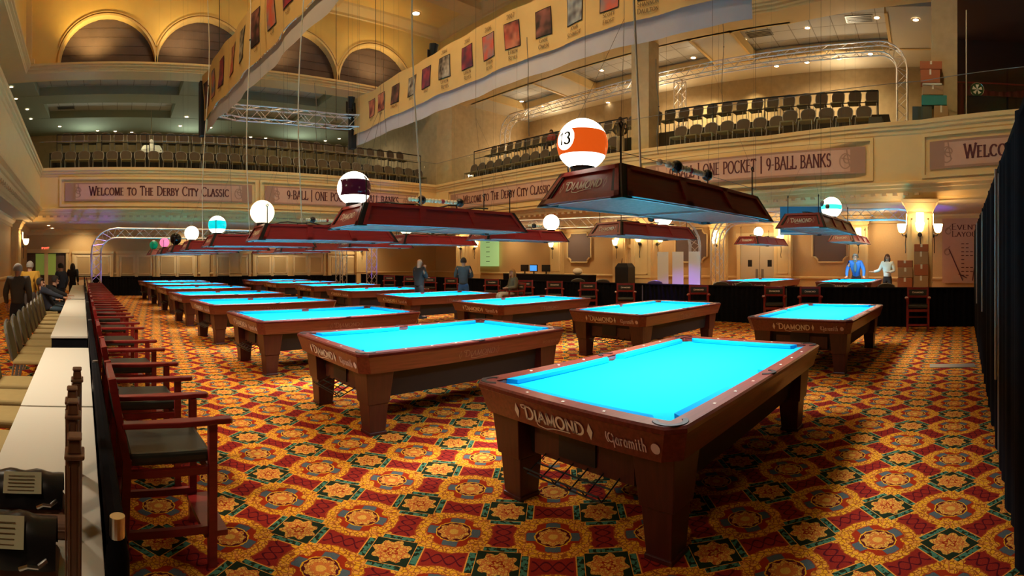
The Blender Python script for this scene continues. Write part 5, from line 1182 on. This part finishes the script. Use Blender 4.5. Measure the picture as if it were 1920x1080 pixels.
def person(loc, rz, label, J, top, legs, hair, shoes='cl_black', hair_long=False, bald=False, h=1.0, sleeves=True, group=None, inner=None, hood=False):
    t = thing('person', loc, rz, label, 'person', group); t.scale = (h, h, h)
    D = dict(pelvis=(0, 0, .96), waist=(0, 0, 1.10), chest=(0, 0, 1.32), neck=(0, 0, 1.49), head=(.02, 0, 1.60), crown=(.015, 0, 1.70),
             shL=(0, .18, 1.42), shR=(0, -.18, 1.42), elL=(-.03, .25, 1.14), elR=(-.03, -.25, 1.14), wrL=(.06, .24, .90), wrR=(.06, -.24, .90),
             hipL=(0, .09, .90), hipR=(0, -.09, .90), knL=(.02, .10, .50), knR=(.02, -.10, .50), anL=(-.02, .11, .09), anR=(-.02, -.11, .09))
    D.update(J); V = {k: Vector(v) for k, v in D.items() if isinstance(v, tuple)}
    for s in 'LR': V['to'+s] = V['an'+s]+Vector(J.get('toedir', (.17, 0, -.05)))
    N = {'pelvis': (V['pelvis'], .085), 'waist': (V['waist'], .085), 'chest': (V['chest'], .095), 'neck': (V['neck'], .052), 'head': (V['head'], .082), 'crown': (V['crown'], .072)}
    E = [('pelvis', 'waist'), ('waist', 'chest'), ('chest', 'neck'), ('neck', 'head'), ('head', 'crown')]
    for s in 'LR':
        N.update({'sh'+s: (V['sh'+s], .048), 'el'+s: (V['el'+s], .036), 'wr'+s: (V['wr'+s], .028), 'hip'+s: (V['hip'+s], .060), 'kn'+s: (V['kn'+s], .046), 'an'+s: (V['an'+s], .040), 'to'+s: (V['to'+s], .032)})
        E += [('chest', 'sh'+s), ('sh'+s, 'el'+s), ('el'+s, 'wr'+s), ('pelvis', 'hip'+s), ('hip'+s, 'kn'+s), ('kn'+s, 'an'+s), ('an'+s, 'to'+s)]
        d = (V['wr'+s]-V['el'+s]).normalized(); hd = Vector(J.get('hand'+s, d)).normalized(); side = hd.cross(Vector((0, 0, 1)))
        if side.length < .2: side = Vector((1, 0, 0))
        side.normalize(); nrm = side.cross(hd); pm = V['wr'+s]+hd*.07; N['pm'+s] = (pm, (.034, .018)); E.append(('wr'+s, 'pm'+s))
        for i, (o_, ln) in enumerate(((-.030, .065), (-.010, .078), (.010, .072), (.030, .055))):
            a = pm+side*o_+hd*.02; b = a+hd*ln*.5+nrm*.004; c = b+hd*ln*.4-nrm*.014
            for q, p_, r_ in (('a', a, .010), ('b', b, .009), ('c', c, .0075)): N[f'f{i}{q}{s}'] = (p_, r_)
            E += [('pm'+s, f'f{i}a{s}'), (f'f{i}a{s}', f'f{i}b{s}'), (f'f{i}b{s}', f'f{i}c{s}')]
        th = V['wr'+s]+hd*.035+side*(-.035); N['ta'+s] = (th, .012); N['tb'+s] = (th+hd*.045-side*.018, .010); E += [('wr'+s, 'ta'+s), ('ta'+s, 'tb'+s)]
    skin_mesh('body', N, E, 'skin', t)
    # clothes
    C = {'hem': (V['pelvis']+(V['pelvis']-V['waist'])*.35, .150), 'pelvis': (V['pelvis'], .150), 'waist': (V['waist'], .145), 'chest': (V['chest'], .168), 'collar': (V['neck']-Vector((0, 0, .05)), .075)}; CE = [('hem', 'pelvis'), ('pelvis', 'waist'), ('waist', 'chest'), ('chest', 'collar')]
    for s in 'LR':
        w_ = V['el'+s].lerp(V['wr'+s], .93 if sleeves else -.05)
        C.update({'sh'+s: (V['sh'+s], .090), 'el'+s: (V['el'+s], .066), 'cf'+s: (w_, .046)}); CE += [('chest', 'sh'+s), ('sh'+s, 'el'+s), ('el'+s, 'cf'+s)]
    skin_mesh('jacket', C, CE, top, t)
    if inner: m = MB(); d = V['chest']; m.ball((d.x+.115, d.y, d.z-.08), .07, 10, 8, (.6, .8, 2.6)); m.build('shirt_front', inner, t, smooth=True)
    if hood: m = MB(); m.ball((V['neck'].x-.06, V['neck'].y, V['neck'].z-.01), .09, 12, 8, (.9, 1.2, .7)); m.build('hood', top, t, smooth=True)
    C = {'belt': (V['pelvis'].lerp(V['waist'], .35), .128), 'pelvis': (V['pelvis'], .125)}; CE = [('belt', 'pelvis')]
    for s in 'LR':
        C.update({'hip'+s: (V['hip'+s].lerp(V['kn'+s], .22), .092), 'kn'+s: (V['kn'+s], .078), 'an'+s: (V['an'+s]+(V['kn'+s]-V['an'+s])*.08, .062)}); CE += [('pelvis', 'hip'+s), ('hip'+s, 'kn'+s), ('kn'+s, 'an'+s)]
    skin_mesh('trousers', C, CE, legs, t)
    for s in 'LR':
        a = V['an'+s]; b = V['to'+s]; m = MB(); e = (b-a); e.z = 0; e.normalize(); sd = Vector((-e.y, e.x, 0)); z0 = min(a.z, b.z)-.04
        prof = [(-.07, .030), (-.03, .042), (.06, .042), (.13, .046), (.19, .036), (.215, .012)]
        vs = [(a.x+e.x*u+sd.x*q, a.y+e.y*u+sd.y*q, z0) for u, q in prof]+[(a.x+e.x*u-sd.x*q, a.y+e.y*u-sd.y*q, z0) for u, q in prof[::-1]]
        tv = [(x, y, z0+(.10 if i in (0, 1, 10, 11) else .055)) for i, (x, y, z) in enumerate(vs)]; n = len(vs)
        m.add(vs+tv, [tuple(range(n))[::-1], tuple(range(n, 2*n))]+[(i, (i+1) % n, n+(i+1) % n, n+i) for i in range(n)]); m.build('shoe', shoes, t, bevel=.01)
    # head details; face looks along +x in the head's own frame
    hp = V['head']; fa = J.get('face', 0.); pt = J.get('tilt', 0.); F = Matrix.Rotation(fa, 3, 'Z') @ Matrix.Rotation(-pt, 3, 'Y')
    g = lambda x, y, z: hp+Vector((-.005, 0, .03))+F @ Vector((x, y, z))
    def blob(nm, mt, c, r, sc=(1, 1, 1)):
        m = MB(); m.ball((0, 0, 0), r, 12, 8, sc); m.map(lambda p: g(*c)+F @ p); return m.build(nm, mt, t, smooth=True)
    blob('nose', 'skin', (.092, 0, -.025), .016, (1, .8, 1.5)); blob('chin', 'skin', (.062, 0, -.085), .038, (.9, 1.1, .8)); blob('mouth', 'lips', (.088, 0, -.062), .012, (.6, 2, .5))
    for sy in (-1, 1): blob('eye', 'iris', (.080, sy*.030, .0), .010); blob('ear', 'skin', (0, sy*.086, -.015), .022, (.7, .4, 1.3))
    if not bald:
        m = MB(); n, k = 18, 9; vs = []
        for j in range(k+1):
            for i in range(n):
                a = 2*pi*i/n; front = cos(a) > .25; low = -.35 if not front else .42; th = (pi/2-low)*j/k
                vs.append((.104*sin(th)*cos(a)*(.98 if front else 1.05), .098*sin(th)*sin(a), .125*cos(th)-.005))
        m.add(vs, [(j*n+i, j*n+(i+1) % n, (j+1)*n+(i+1) % n, (j+1)*n+i) for j in range(k) for i in range(n)]); m.map(lambda p: g(*p)); hr = m.build('hair', hair, t, smooth=True)
        if hair_long:
            m = MB(); m.ball((0, 0, 0), .1, 14, 10, (.55, 1.02, 1.75)); m.map(lambda p: g(p.x-.055, p.y, p.z-.10)); m.build('long_hair', hair, hr, smooth=True)
            for sy in (-1, 1): m = MB(); m.ball((0, 0, 0), .04, 10, 8, (.8, .7, 3.2)); m.map(lambda p: g(p.x+.03, p.y+sy*.085, p.z-.10)); m.build('hair_lock', hair, hr, smooth=True)
    return t
def floor_at(px, D, z=0.): v = at_d(px, 500, D); return (v.x, v.y, z)
# standing, arms folded / hand to chin, faces right
person(floor_at(786, 15.0), RZ(az_of(786)+.9), 'person, bald, dark top, standing with one hand raised to the chin behind a pool table',
       dict(elR=(.10, -.22, 1.16), wrR=(.16, -.05, 1.40), handR=(.3, .3, 1), elL=(.06, .25, 1.14), wrL=(.24, .02, 1.15), handL=(.2, -1, .1), tilt=-.2), 'cl_black', 'cl_black', 'hair_grey', bald=True, h=1.02)
person(floor_at(869, 16.3), RZ(az_of(869)+.15), 'person in a faded blue shirt seen from behind, arms folded, beside the green screen',
       dict(elL=(.02, .27, 1.15), wrL=(.20, .05, 1.18), handL=(.2, -1, 0), elR=(.02, -.27, 1.15), wrR=(.20, -.05, 1.16), handR=(.2, 1, 0)), 'cl_denim', 'cl_blue', 'hair_dark', h=1.03)
# seated woman on a tall chair, turned left
SIT = dict(pelvis=(0, 0, .70), waist=(-.01, 0, .84), chest=(-.03, 0, 1.04), neck=(0, 0, 1.20), head=(.03, 0, 1.31), crown=(.03, 0, 1.41), shL=(-.02, .17, 1.14), shR=(-.02, -.17, 1.14), hipL=(.03, .09, .67), hipR=(.03, -.09, .67),
           knL=(.46, .10, .70), knR=(.46, -.10, .70), anL=(.44, .10, .27), anR=(.44, -.10, .27), elL=(.02, .24, .90), elR=(.02, -.24, .90), wrL=(.24, .10, .88), wrR=(.24, -.08, .86), handL=(.6, -1, 0), handR=(.6, 1, 0))
p = floor_at(962, 15.4); c_ = dup(SC, p, RZ(az_of(962)-2.0), 'tall dark red chair with the fair-haired seated woman on it', GS)
person(p, RZ(az_of(962)-2.0), 'person with fair long hair and olive jacket, seated on a tall chair', dict(SIT, face=.2), 'cl_olive', 'cl_khaki', 'hair_blond', hair_long=True)
# man leaning on the platform table and woman in white
bx, by, _ = CT.location
LEAN = dict(pelvis=(-.12, 0, .95), waist=(-.06, 0, 1.08), chest=(.06, 0, 1.28), neck=(.13, 0, 1.43), head=(.18, 0, 1.53), crown=(.19, 0, 1.63), shL=(.08, .19, 1.37), shR=(.08, -.19, 1.37), elL=(.10, .30, 1.10), elR=(.10, -.30, 1.10), wrL=(.19, .29, .87), wrR=(.19, -.29, .87), handL=(1, .2, -.1), handR=(1, -.2, -.1), hipL=(-.12, .09, .89), hipR=(-.12, -.09, .89), knL=(-.10, .11, .5), knR=(-.10, -.11, .5), anL=(-.10, .13, .09), anR=(-.10, -.13, .09))
person((bx+1.46+.13, by+.06, .27), pi, 'person in a bright blue jacket leaning both hands on the far pool table', LEAN, 'cl_blue', 'cl_black', 'hair_grey', inner='cl_teal')
q = at_d(1664, 500, 17.4); person((q.x, q.y, .27), RZ(az_of(1664)+pi+.3), 'person with long dark hair in a loose white shirt, one hand held out', dict(elR=(.05, -.28, 1.16), wrR=(.22, -.46, 1.10), handR=(.5, -1, .1), elL=(.0, .26, 1.14), wrL=(.18, .10, 1.08), handL=(.6, -.8, .2)), 'cl_white', 'cl_black', 'hair_brown', hair_long=True, h=.95)
# left group
person(tuple(PL(-1.22, 9.6)), RZ(LA+.1), 'person with grey hair and dark jacket seen from behind, standing beside the gold chairs', dict(tilt=-.1), 'cl_grey', 'cl_navy', 'hair_grey', h=.93)
person(tuple(PL(-1.30, 12.6)), RZ(LA+.3), 'person in a yellow jacket partly hidden behind the grey-haired one', {}, 'cl_yellow', 'cl_grey', 'hair_grey', h=.96)
person(tuple(PL(-.64, 15.2)), RZ(LA-.9), 'person in a dark striped jacket walking past the far white tables', dict(knL=(.14, .10, .5), anR=(-.18, -.1, .12)), 'cl_navy', 'cl_navy', 'hair_dark', h=.93)
person(tuple(PL(-.40, 20.7)), RZ(LA+.4), 'person in black with long dark hair standing right of the striped jacket', {}, 'cl_black', 'cl_black', 'hair_dark', hair_long=True, h=.92)
SITL = dict(SIT, pelvis=(0, 0, .56), waist=(-.07, 0, .70), chest=(-.16, 0, .88), neck=(-.22, 0, 1.03), head=(-.23, 0, 1.13), crown=(-.25, 0, 1.22), shL=(-.15, .18, .98), shR=(-.15, -.18, .98), hipL=(.03, .09, .53), hipR=(.03, -.09, .53), knL=(.45, .12, .52), knR=(.45, -.12, .52), anL=(.55, .12, .09), anR=(.55, -.12, .09), elR=(.10, -.26, .88), wrR=(.36, -.28, .80), elL=(-.05, .27, .78), wrL=(.15, .2, .72), handR=(1, 0, -.05), handL=(1, 0, 0))
p = PL(-.78, 12.35); dup(BC, p, RZ(LA+pi/2), 'gold-seated banquet chair with the reclining man on it', GB)
person(tuple(p), RZ(LA+pi/2), 'person in a dark top lounging back with an arm on the white table', dict(SITL, face=-.2, tilt=.35), 'cl_navy', 'cl_denim', 'hair_dark', shoes='cl_grey')
p = PL(-.72, 13.25); dup(BC, p, RZ(LA+pi/2), 'gold-seated banquet chair behind the reclining man', GB)
person(tuple(p), RZ(LA+pi/2), 'person seated just behind the lounging one, face turned to the tables', dict(SITL, pelvis=(0, 0, .56), chest=(-.02, 0, .90), neck=(0, 0, 1.05), head=(.02, 0, 1.16), crown=(.02, 0, 1.25)), 'cl_black', 'cl_black', 'hair_dark')
# people up on the right balcony
q = at_X(1162, 200, 18.1); person((18.15, q.y, 6.05), RZ(az_of(1162)), 'person in a black hooded top standing on the right balcony beside the pier', dict(elL=(.03, .27, 1.16), wrL=(.16, .16, 1.05), elR=(.03, -.27, 1.16), wrR=(.16, -.16, 1.05)), 'cl_black', 'cl_khaki', 'hair_dark', hood=True, h=1.03)
q = at_X(1034, 240, 19.35); person((19.35, q.y, 7.02), pi, 'person in a reddish top seated in the raised back row of the right balcony', dict(SIT, pelvis=(0, 0, .57), waist=(0, 0, .7), chest=(0, 0, .9), neck=(0, 0, 1.06), head=(.02, 0, 1.17), crown=(.02, 0, 1.26), shL=(0, .17, 1.0), shR=(0, -.17, 1.0), hipL=(.03, .09, .55), hipR=(.03, -.09, .55), knL=(.44, .1, .52), knR=(.44, -.1, .52), anL=(.44, .1, .1), anR=(.44, -.1, .1), elL=(.02, .24, .78), elR=(.02, -.24, .78), wrL=(.25, .12, .7), wrR=(.25, -.1, .7)), 'cl_red', 'cl_grey', 'hair_brown')
# ------------------------------------------------------------------ back-of-hall furniture
t = thing('projection_screen', (21.30, 21.4/tan(az_of(912)), 2.35), 0, 'pale green projected screen of bracket lists on the right wall', 'screen')
hw = .5*abs(21.4/tan(az_of(888))-21.4/tan(az_of(938)))
MB().box(-.02, .02, -hw, hw, -.95, .75).build('screen_surface', 'screen_green', t)
m = MB()
for k in range(5): m.bar((-.025, hw*.9, -.65+.3*k), (-.025, hw*.4, -.65+.3*k), .03); m.bar((-.025, -hw*.1, -.65+.3*k), (-.025, -hw*.35, -.65+.3*k), .03)
m.build('list_lines', 'glass_green', t); MB().cyl((0, -hw-.1, .80), (0, hw+.1, .80), .05, n=8).build('screen_case', 'paper', t)
def monitor(p, rz, label, sc):
    t = thing('monitor', p, rz, label, 'monitor', 'monitors on the black-draped table'); MB().box(-.03, .03, -.27, .27, .12, .46).build('case', 'black_plastic', t, bevel=.01)
    MB().box(-.035, -.03, -.24, .24, .15, .43).build('screen', sc, t); m = MB(); m.box(-.01, .03, -.03, .03, 0, .14); m.box(-.1, .1, -.12, .12, 0, .015); m.build('stand', 'black_plastic', t)
y0_, y1_ = 19.0/tan(az_of(1110)), 19.0/tan(az_of(952))
t = thing('control_table', (19.0, 0, 0), 0, 'long black-draped table with monitors under the dark wall panel', 'table')
MB().box(-.35, .35, y0_, y1_, 1.02, 1.06).build('table_top', 'black_plastic', t); MB().box(-.34, .34, y0_+.01, y1_-.01, .01, 1.02).build('table_skirt', 'drape_black', t)
for px, l, sc in ((985, 'dark monitor at the left end of the black-draped table', 'black_plastic'), (1002, 'monitor showing a bright blue picture', 'screen_blue'), (1025, 'dark monitor right of the blue one', 'black_plastic')):
    monitor((18.95, 19.0/tan(az_of(px)), 1.06), 0, l, sc)
t = thing('globe_lamp', at_X(1083, 500, 18.9), 0, 'pale rounded bundle on the black-draped table', 'bundle'); t.location.z = 1.06; MB().ball((0, 0, .16), .2, 12, 8, (1, 1.3, .8)).build('wrapped_bundle', 'paper', t, smooth=True)
t.name = 'cloth_bundle'
q = at_X(1172, 500, 17.0); t = thing('lectern', (q.x, q.y, 0), 0, 'tall black lectern cabinet in front of the cream door', 'lectern')
m = MB(); m.frus((0, 0, 0), (.5, .62), (.5, .62), 1.45); m.build('cabinet', 'black_plastic', t); MB().frus((0, 0, 1.45), (.5, .62), (.4, .4), .16).build('sloped_top', 'cl_black', t)
MB().cyl((0, .2, 1.5), (.1, .2, 1.8), .012, n=6).build('microphone_stem', 'black_metal', t)
for px, w_, l in ((1243, 15, 'left'), (1271, 18, 'middle'), (1302, 17, 'right')):
    q = at_X(px, 500, 15.4); t = thing('easel', (q.x, q.y, 0), RZ(az_of(px))+pi, f'black easel holding a tall white board lit violet, {l} one of three', 'easel', 'easels with boards before the column')
    m = MB(); 
    for sy in (-1, 1): m.bar((.25, sy*.30, 0), (0, 0, 1.9), .03, .03)
    m.bar((-.45, 0, 0), (0, 0, 1.9), .03, .03); m.bar((.16, -.22, .68), (.16, .22, .68), .04, .03); m.build('easel_legs', 'black_metal', t)
    m = MB(); m.add([(.20, -.15, .72), (.20, .15, .72), (.06, .15, 2.0), (.06, -.15, 2.0), (.18, -.15, .72), (.18, .15, .72), (.04, .15, 2.0), (.04, -.15, 2.0)], [(0, 1, 2, 3), (7, 6, 5, 4), (0, 4, 5, 1), (1, 5, 6, 2), (2, 6, 7, 3), (3, 7, 4, 0)])
    m.map(lambda p: Vector((p.x, p.y*1.25, p.z))); m.build('poster_board', 'white_print', t)
q = at_d(1262, 500, 14.4); q2 = at_d(1274, 500, 15.4); spot('easel_violet_light', (q.x, q.y, 3.2), (q2.x, q2.y, 1.5), 420, (.24, .15, 1), 60, .8, .05)
# stacked boxes and shelf beside the front column
def carton(name, p, sz, m, label, rz=0, lid=True, group='cardboard cartons piled up'):
    t = thing(name, p, rz, label, 'box', group); a, b, c = sz
    MB().box(-a/2, a/2, -b/2, b/2, 0, c).build('carton_body', m, t, bevel=.01)
    if lid: k = MB(); k.box(-a/2-.004, a/2+.004, -.03, .03, c*.6, c+.004); k.build('tape', 'paper', t)
    return t
q = at_d(1716, 500, 15.4); z = .27
for i, (dy, w_, hs) in enumerate(((.30, .44, (.62, .30, .30, .22)), (-.18, .42, (.62, .36, .34, .38, .22)))):
    z = .27
    for j, h_ in enumerate(hs): carton('cardboard_box', (q.x, q.y+dy, z), (.4, w_, h_-.01), 'cardboard_red' if (i+j) % 2 else 'cardboard', f'brown carton in the {"left" if i == 0 else "right"} pile beside the front column, {nth(j+1)} from the bottom', .03*(-1)**j); z += h_
# layout banner on the wall right of the front column
t = thing('layout_poster', (20.62, -1.95, .80), -.29, 'large tan EVENT LAYOUT poster between the front column and the black drape', 'poster')
t.scale = (1, 1.14, 1.06); MB().box(-.02, .02, -1.0, 1.0, 0, 2.6).build('poster_sheet', 'banner_pink', t)
lettering('poster_title', 'Event', 'banner_ink', t, (-.03, .18, 2.05), (0, -1, 0), (0, 0, 1), .22, width=.95, thick=.12); lettering('poster_title', 'Layout', 'banner_ink', t, (-.03, .12, 1.78), (0, -1, 0), (0, 0, 1), .22, width=1.05, thick=.12)
m = MB(); rr = random.Random(3)
for k in range(9):
    zz = 1.5-.15*k; y = .3
    for j in range(rr.randint(1, 4)): m.bar((-.03, y, zz), (-.03, y-.10, zz), .03); y -= .16
m.build('poster_text_lines', 'banner_ink', t); m = MB()
for a, b in (((.75, 1.3), (.25, .1)), ((-.3, 1.4), (-.1, .1)), ((.4, .35), (.1, .2))): m.bar((-.03, a[0], a[1]), (-.03, b[0], b[1]), .03)
m.build('plan_lines', 'banner_ink', t)
for k, (dy, dz) in enumerate(((.78, 2.0), (.82, 1.2))): ribbon(mm := MB(), [arc(0, 0, .1, .12, 0, 340, 12), [(-.1, 0), (.1, .2)]], lambda x, y: Vector((-.03, dy-x, dz+y)), .04, 0, 0); mm.build('poster_emblem', 'banner_edge', t)
# bottle by the right column's front table and a floor plate on the carpet
q = at_z(1576, 700, 0); t = thing('water_bottle', (q.x, q.y, 0), 0, 'small clear green bottle standing by the leg of the right front table', 'bottle')
MB().lathe([(0, .002), (.03, .002), (.033, .05), (.033, .13), (.014, .18), (.013, .2)], (0, 0, 0), 14).build('bottle_body', 'glass_green', t, smooth=True); MB().cyl((0, 0, .2), (0, 0, .218), .015, n=10).build('cap', 'white_print', t); MB().lathe([(.034, .07), (.034, .12)], (0, 0, 0), 14).build('label', 'white_print', t)
q = at_z(1786, 686, .002); t = MB().box(-.02-.12, .14, -.36, .36, 0, .008).build('floor_plate', 'steel_grey'); t.location = (q.x, q.y, .001); tag(t, 'flat grey tape strip on the carpet in front of the tall drape', 'floor strip')
# projection scoreboard-like posters behind lamp of right front table: hanging blue board
q = at_d(1504, 414, 10.9)
t = thing('hanging_sign', q, RZ(az_of(1504)), 'light blue board hanging behind the right front table light', 'sign')
MB().box(-.02, .02, -.47, .47, -.30, .30).build('board', 'board_blue', t); MB().box(-.026, -.02, -.45, .45, -.28, -.25).build('board_edge', 'white_print', t); MB().tube([(0, -.4, .30), (0, -.4, 12.8)], .003, 4).build('hanging_wire', 'wire_black', t)
# chandelier glimpsed on the far gallery
q = at_Y(284, 290, 31.0); t = thing('chandelier', (q.x, q.y, 8.2), 0, 'glass chandelier glimpsed behind the far balcony chairs', 'chandelier'); m = MB()
m.lathe([(.05, .9), (.25, .75), (.55, .45), (.72, .2), (.60, 0), (.35, -.25), (.08, -.42), (0, -.45)], (0, 0, 0), 16); m.build('crystal_bowl', 'crystal', t)
m = MB(); [m.ball((.66*cos(a*.7), .66*sin(a*.7), .15), .05, 6, 4) for a in range(9)]; m.build('crystal_drops', 'chrome', t); MB().cyl((0, 0, .9), (0, 0, 2.65), .02, n=6).build('chain', 'chair_frame', t)
# things on the right gallery beside the second pier
def gx(px, py, X): v = at_X(px, py, X); return v
t = thing('covered_table', (17.0, -2.2, 6.05), 0, 'black-covered table at the right end of the balcony', 'table'); MB().box(-.4, .4, -2.2, .75, 0, 1.0).build('table_skirt', 'drape_black', t); MB().box(-.42, .42, -2.2, .77, 1.0, 1.03).build('table_top', 'drape_black', t)
t = thing('desk_fan', (17.0, -1.85, 7.08), 0, 'pale round desk fan on the black-covered balcony table', 'fan')
MB().lathe([(0, 0), (.12, 0), (.12, .02), (.03, .04), (.03, .12)], (0, 0, 0), 14).build('base', 'paper', t); m = MB(); m.cyl((-.04, 0, .32), (.04, 0, .32), .22, .20, 20); m.build('fan_cage', 'glass_green', t); m = MB()
for k in range(5): a = k*2*pi/5; m.add([(-.05, 0, .32), (-.05, .17*cos(a), .32+.17*sin(a)), (-.07, .17*cos(a+.7), .32+.17*sin(a+.7))], [(0, 1, 2)])
m.build('fan_blade', 'paper', t); m = MB(); m.tube([(-.04, .23*cos(a*pi/10), .32+.23*sin(a*pi/10)) for a in range(21)], .012, 5); m.build('cage_ring', 'chrome', t)
zz = 6.05
for i, (y, w_, h_, m_, l, dz) in enumerate(((-.02, .62, .52, 'dark_box', 'dark green crate at the foot of the pile on the balcony', 0), (-.62, .45, .55, 'cardboard', 'brown carton beside the dark crate on the balcony', 0), (-.40, .80, .32, 'teal_box', 'teal box in the pile by the balcony pier', .56), (-.36, .66, .30, 'cardboard', 'tan carton on top of the teal box', .89), (-.34, .62, .07, 'paper', 'white and blue pack lying on the tan carton', 1.20), (-.28, .62, .42, 'cardboard_red', 'orange-red carton near the top of the balcony pile', 1.28), (-.30, .70, .26, 'cardboard_red', 'topmost red carton of the balcony pile', 1.71))):
    carton('storage_box', (16.36+.01*i, y, zz+dz), (.45, w_, h_-.01), m_, l, 0, m_.startswith('card'), 'boxes piled by the balcony pier')
t = thing('speaker_case', (17.4, 1.55, 6.05), 0, 'low black equipment case at the right end of the front chair row', 'case'); MB().frus((0, 0, 0), (.5, .55), (.45, .45), .5).build('case_body', 'black_plastic', t, bevel=.02); MB().tube([(0, -.28, .2), (0, -.5, .35), (0, -.55, .05)], .015, 5).build('cable', 'wire_black', t)
t = thing('velvet_curtain', (20.2, -2.6, 6.05), 0, 'dark red velvet curtain swagged behind the balcony boxes', 'curtain'); m = MB(); n = 40; vs = []
for i in range(n+1):
    y = 1.2-3.4*i/n
    for z in (0, 1.5, 2.7-.3*sin(pi*i/n)): vs.append((.06*sin(i*1.7), y, z))
m.add(vs, [(i*3+j, i*3+3+j, i*3+4+j, i*3+1+j) for i in range(n) for j in range(2)]); m.build('velvet', 'red_velvet', t, smooth=True); MB().tube([(0, 1.3, 2.72), (0, -2.3, 2.72)], .03, 6).build('curtain_rail', 'cl_red', t)
p = at_X(1812, 100, 16.4); t = thing('rail_pole', (p.x, p.y, 6.05), 0, 'thin pale pole standing at the balcony edge beside the boxes', 'pole'); MB().cyl((0, 0, 0), (0, 0, 3.7), .025, n=8).build('pole', 'alu', t)
# small red fire bell and door on the upper back wall
t = thing('cabinet_frame', (24.1, 24.1/tan(az_of(1709)), 6.05), 0, 'small wooden framed cabinet on the upper back wall', 'cabinet'); MB().box(-.1, .1, -.35, .35, 0, 1.0).build('cabinet_body', 'brown_wood', t); MB().box(-.12, -.1, -.25, .25, .1, .9).build('cabinet_door', 'panel_wood', t)
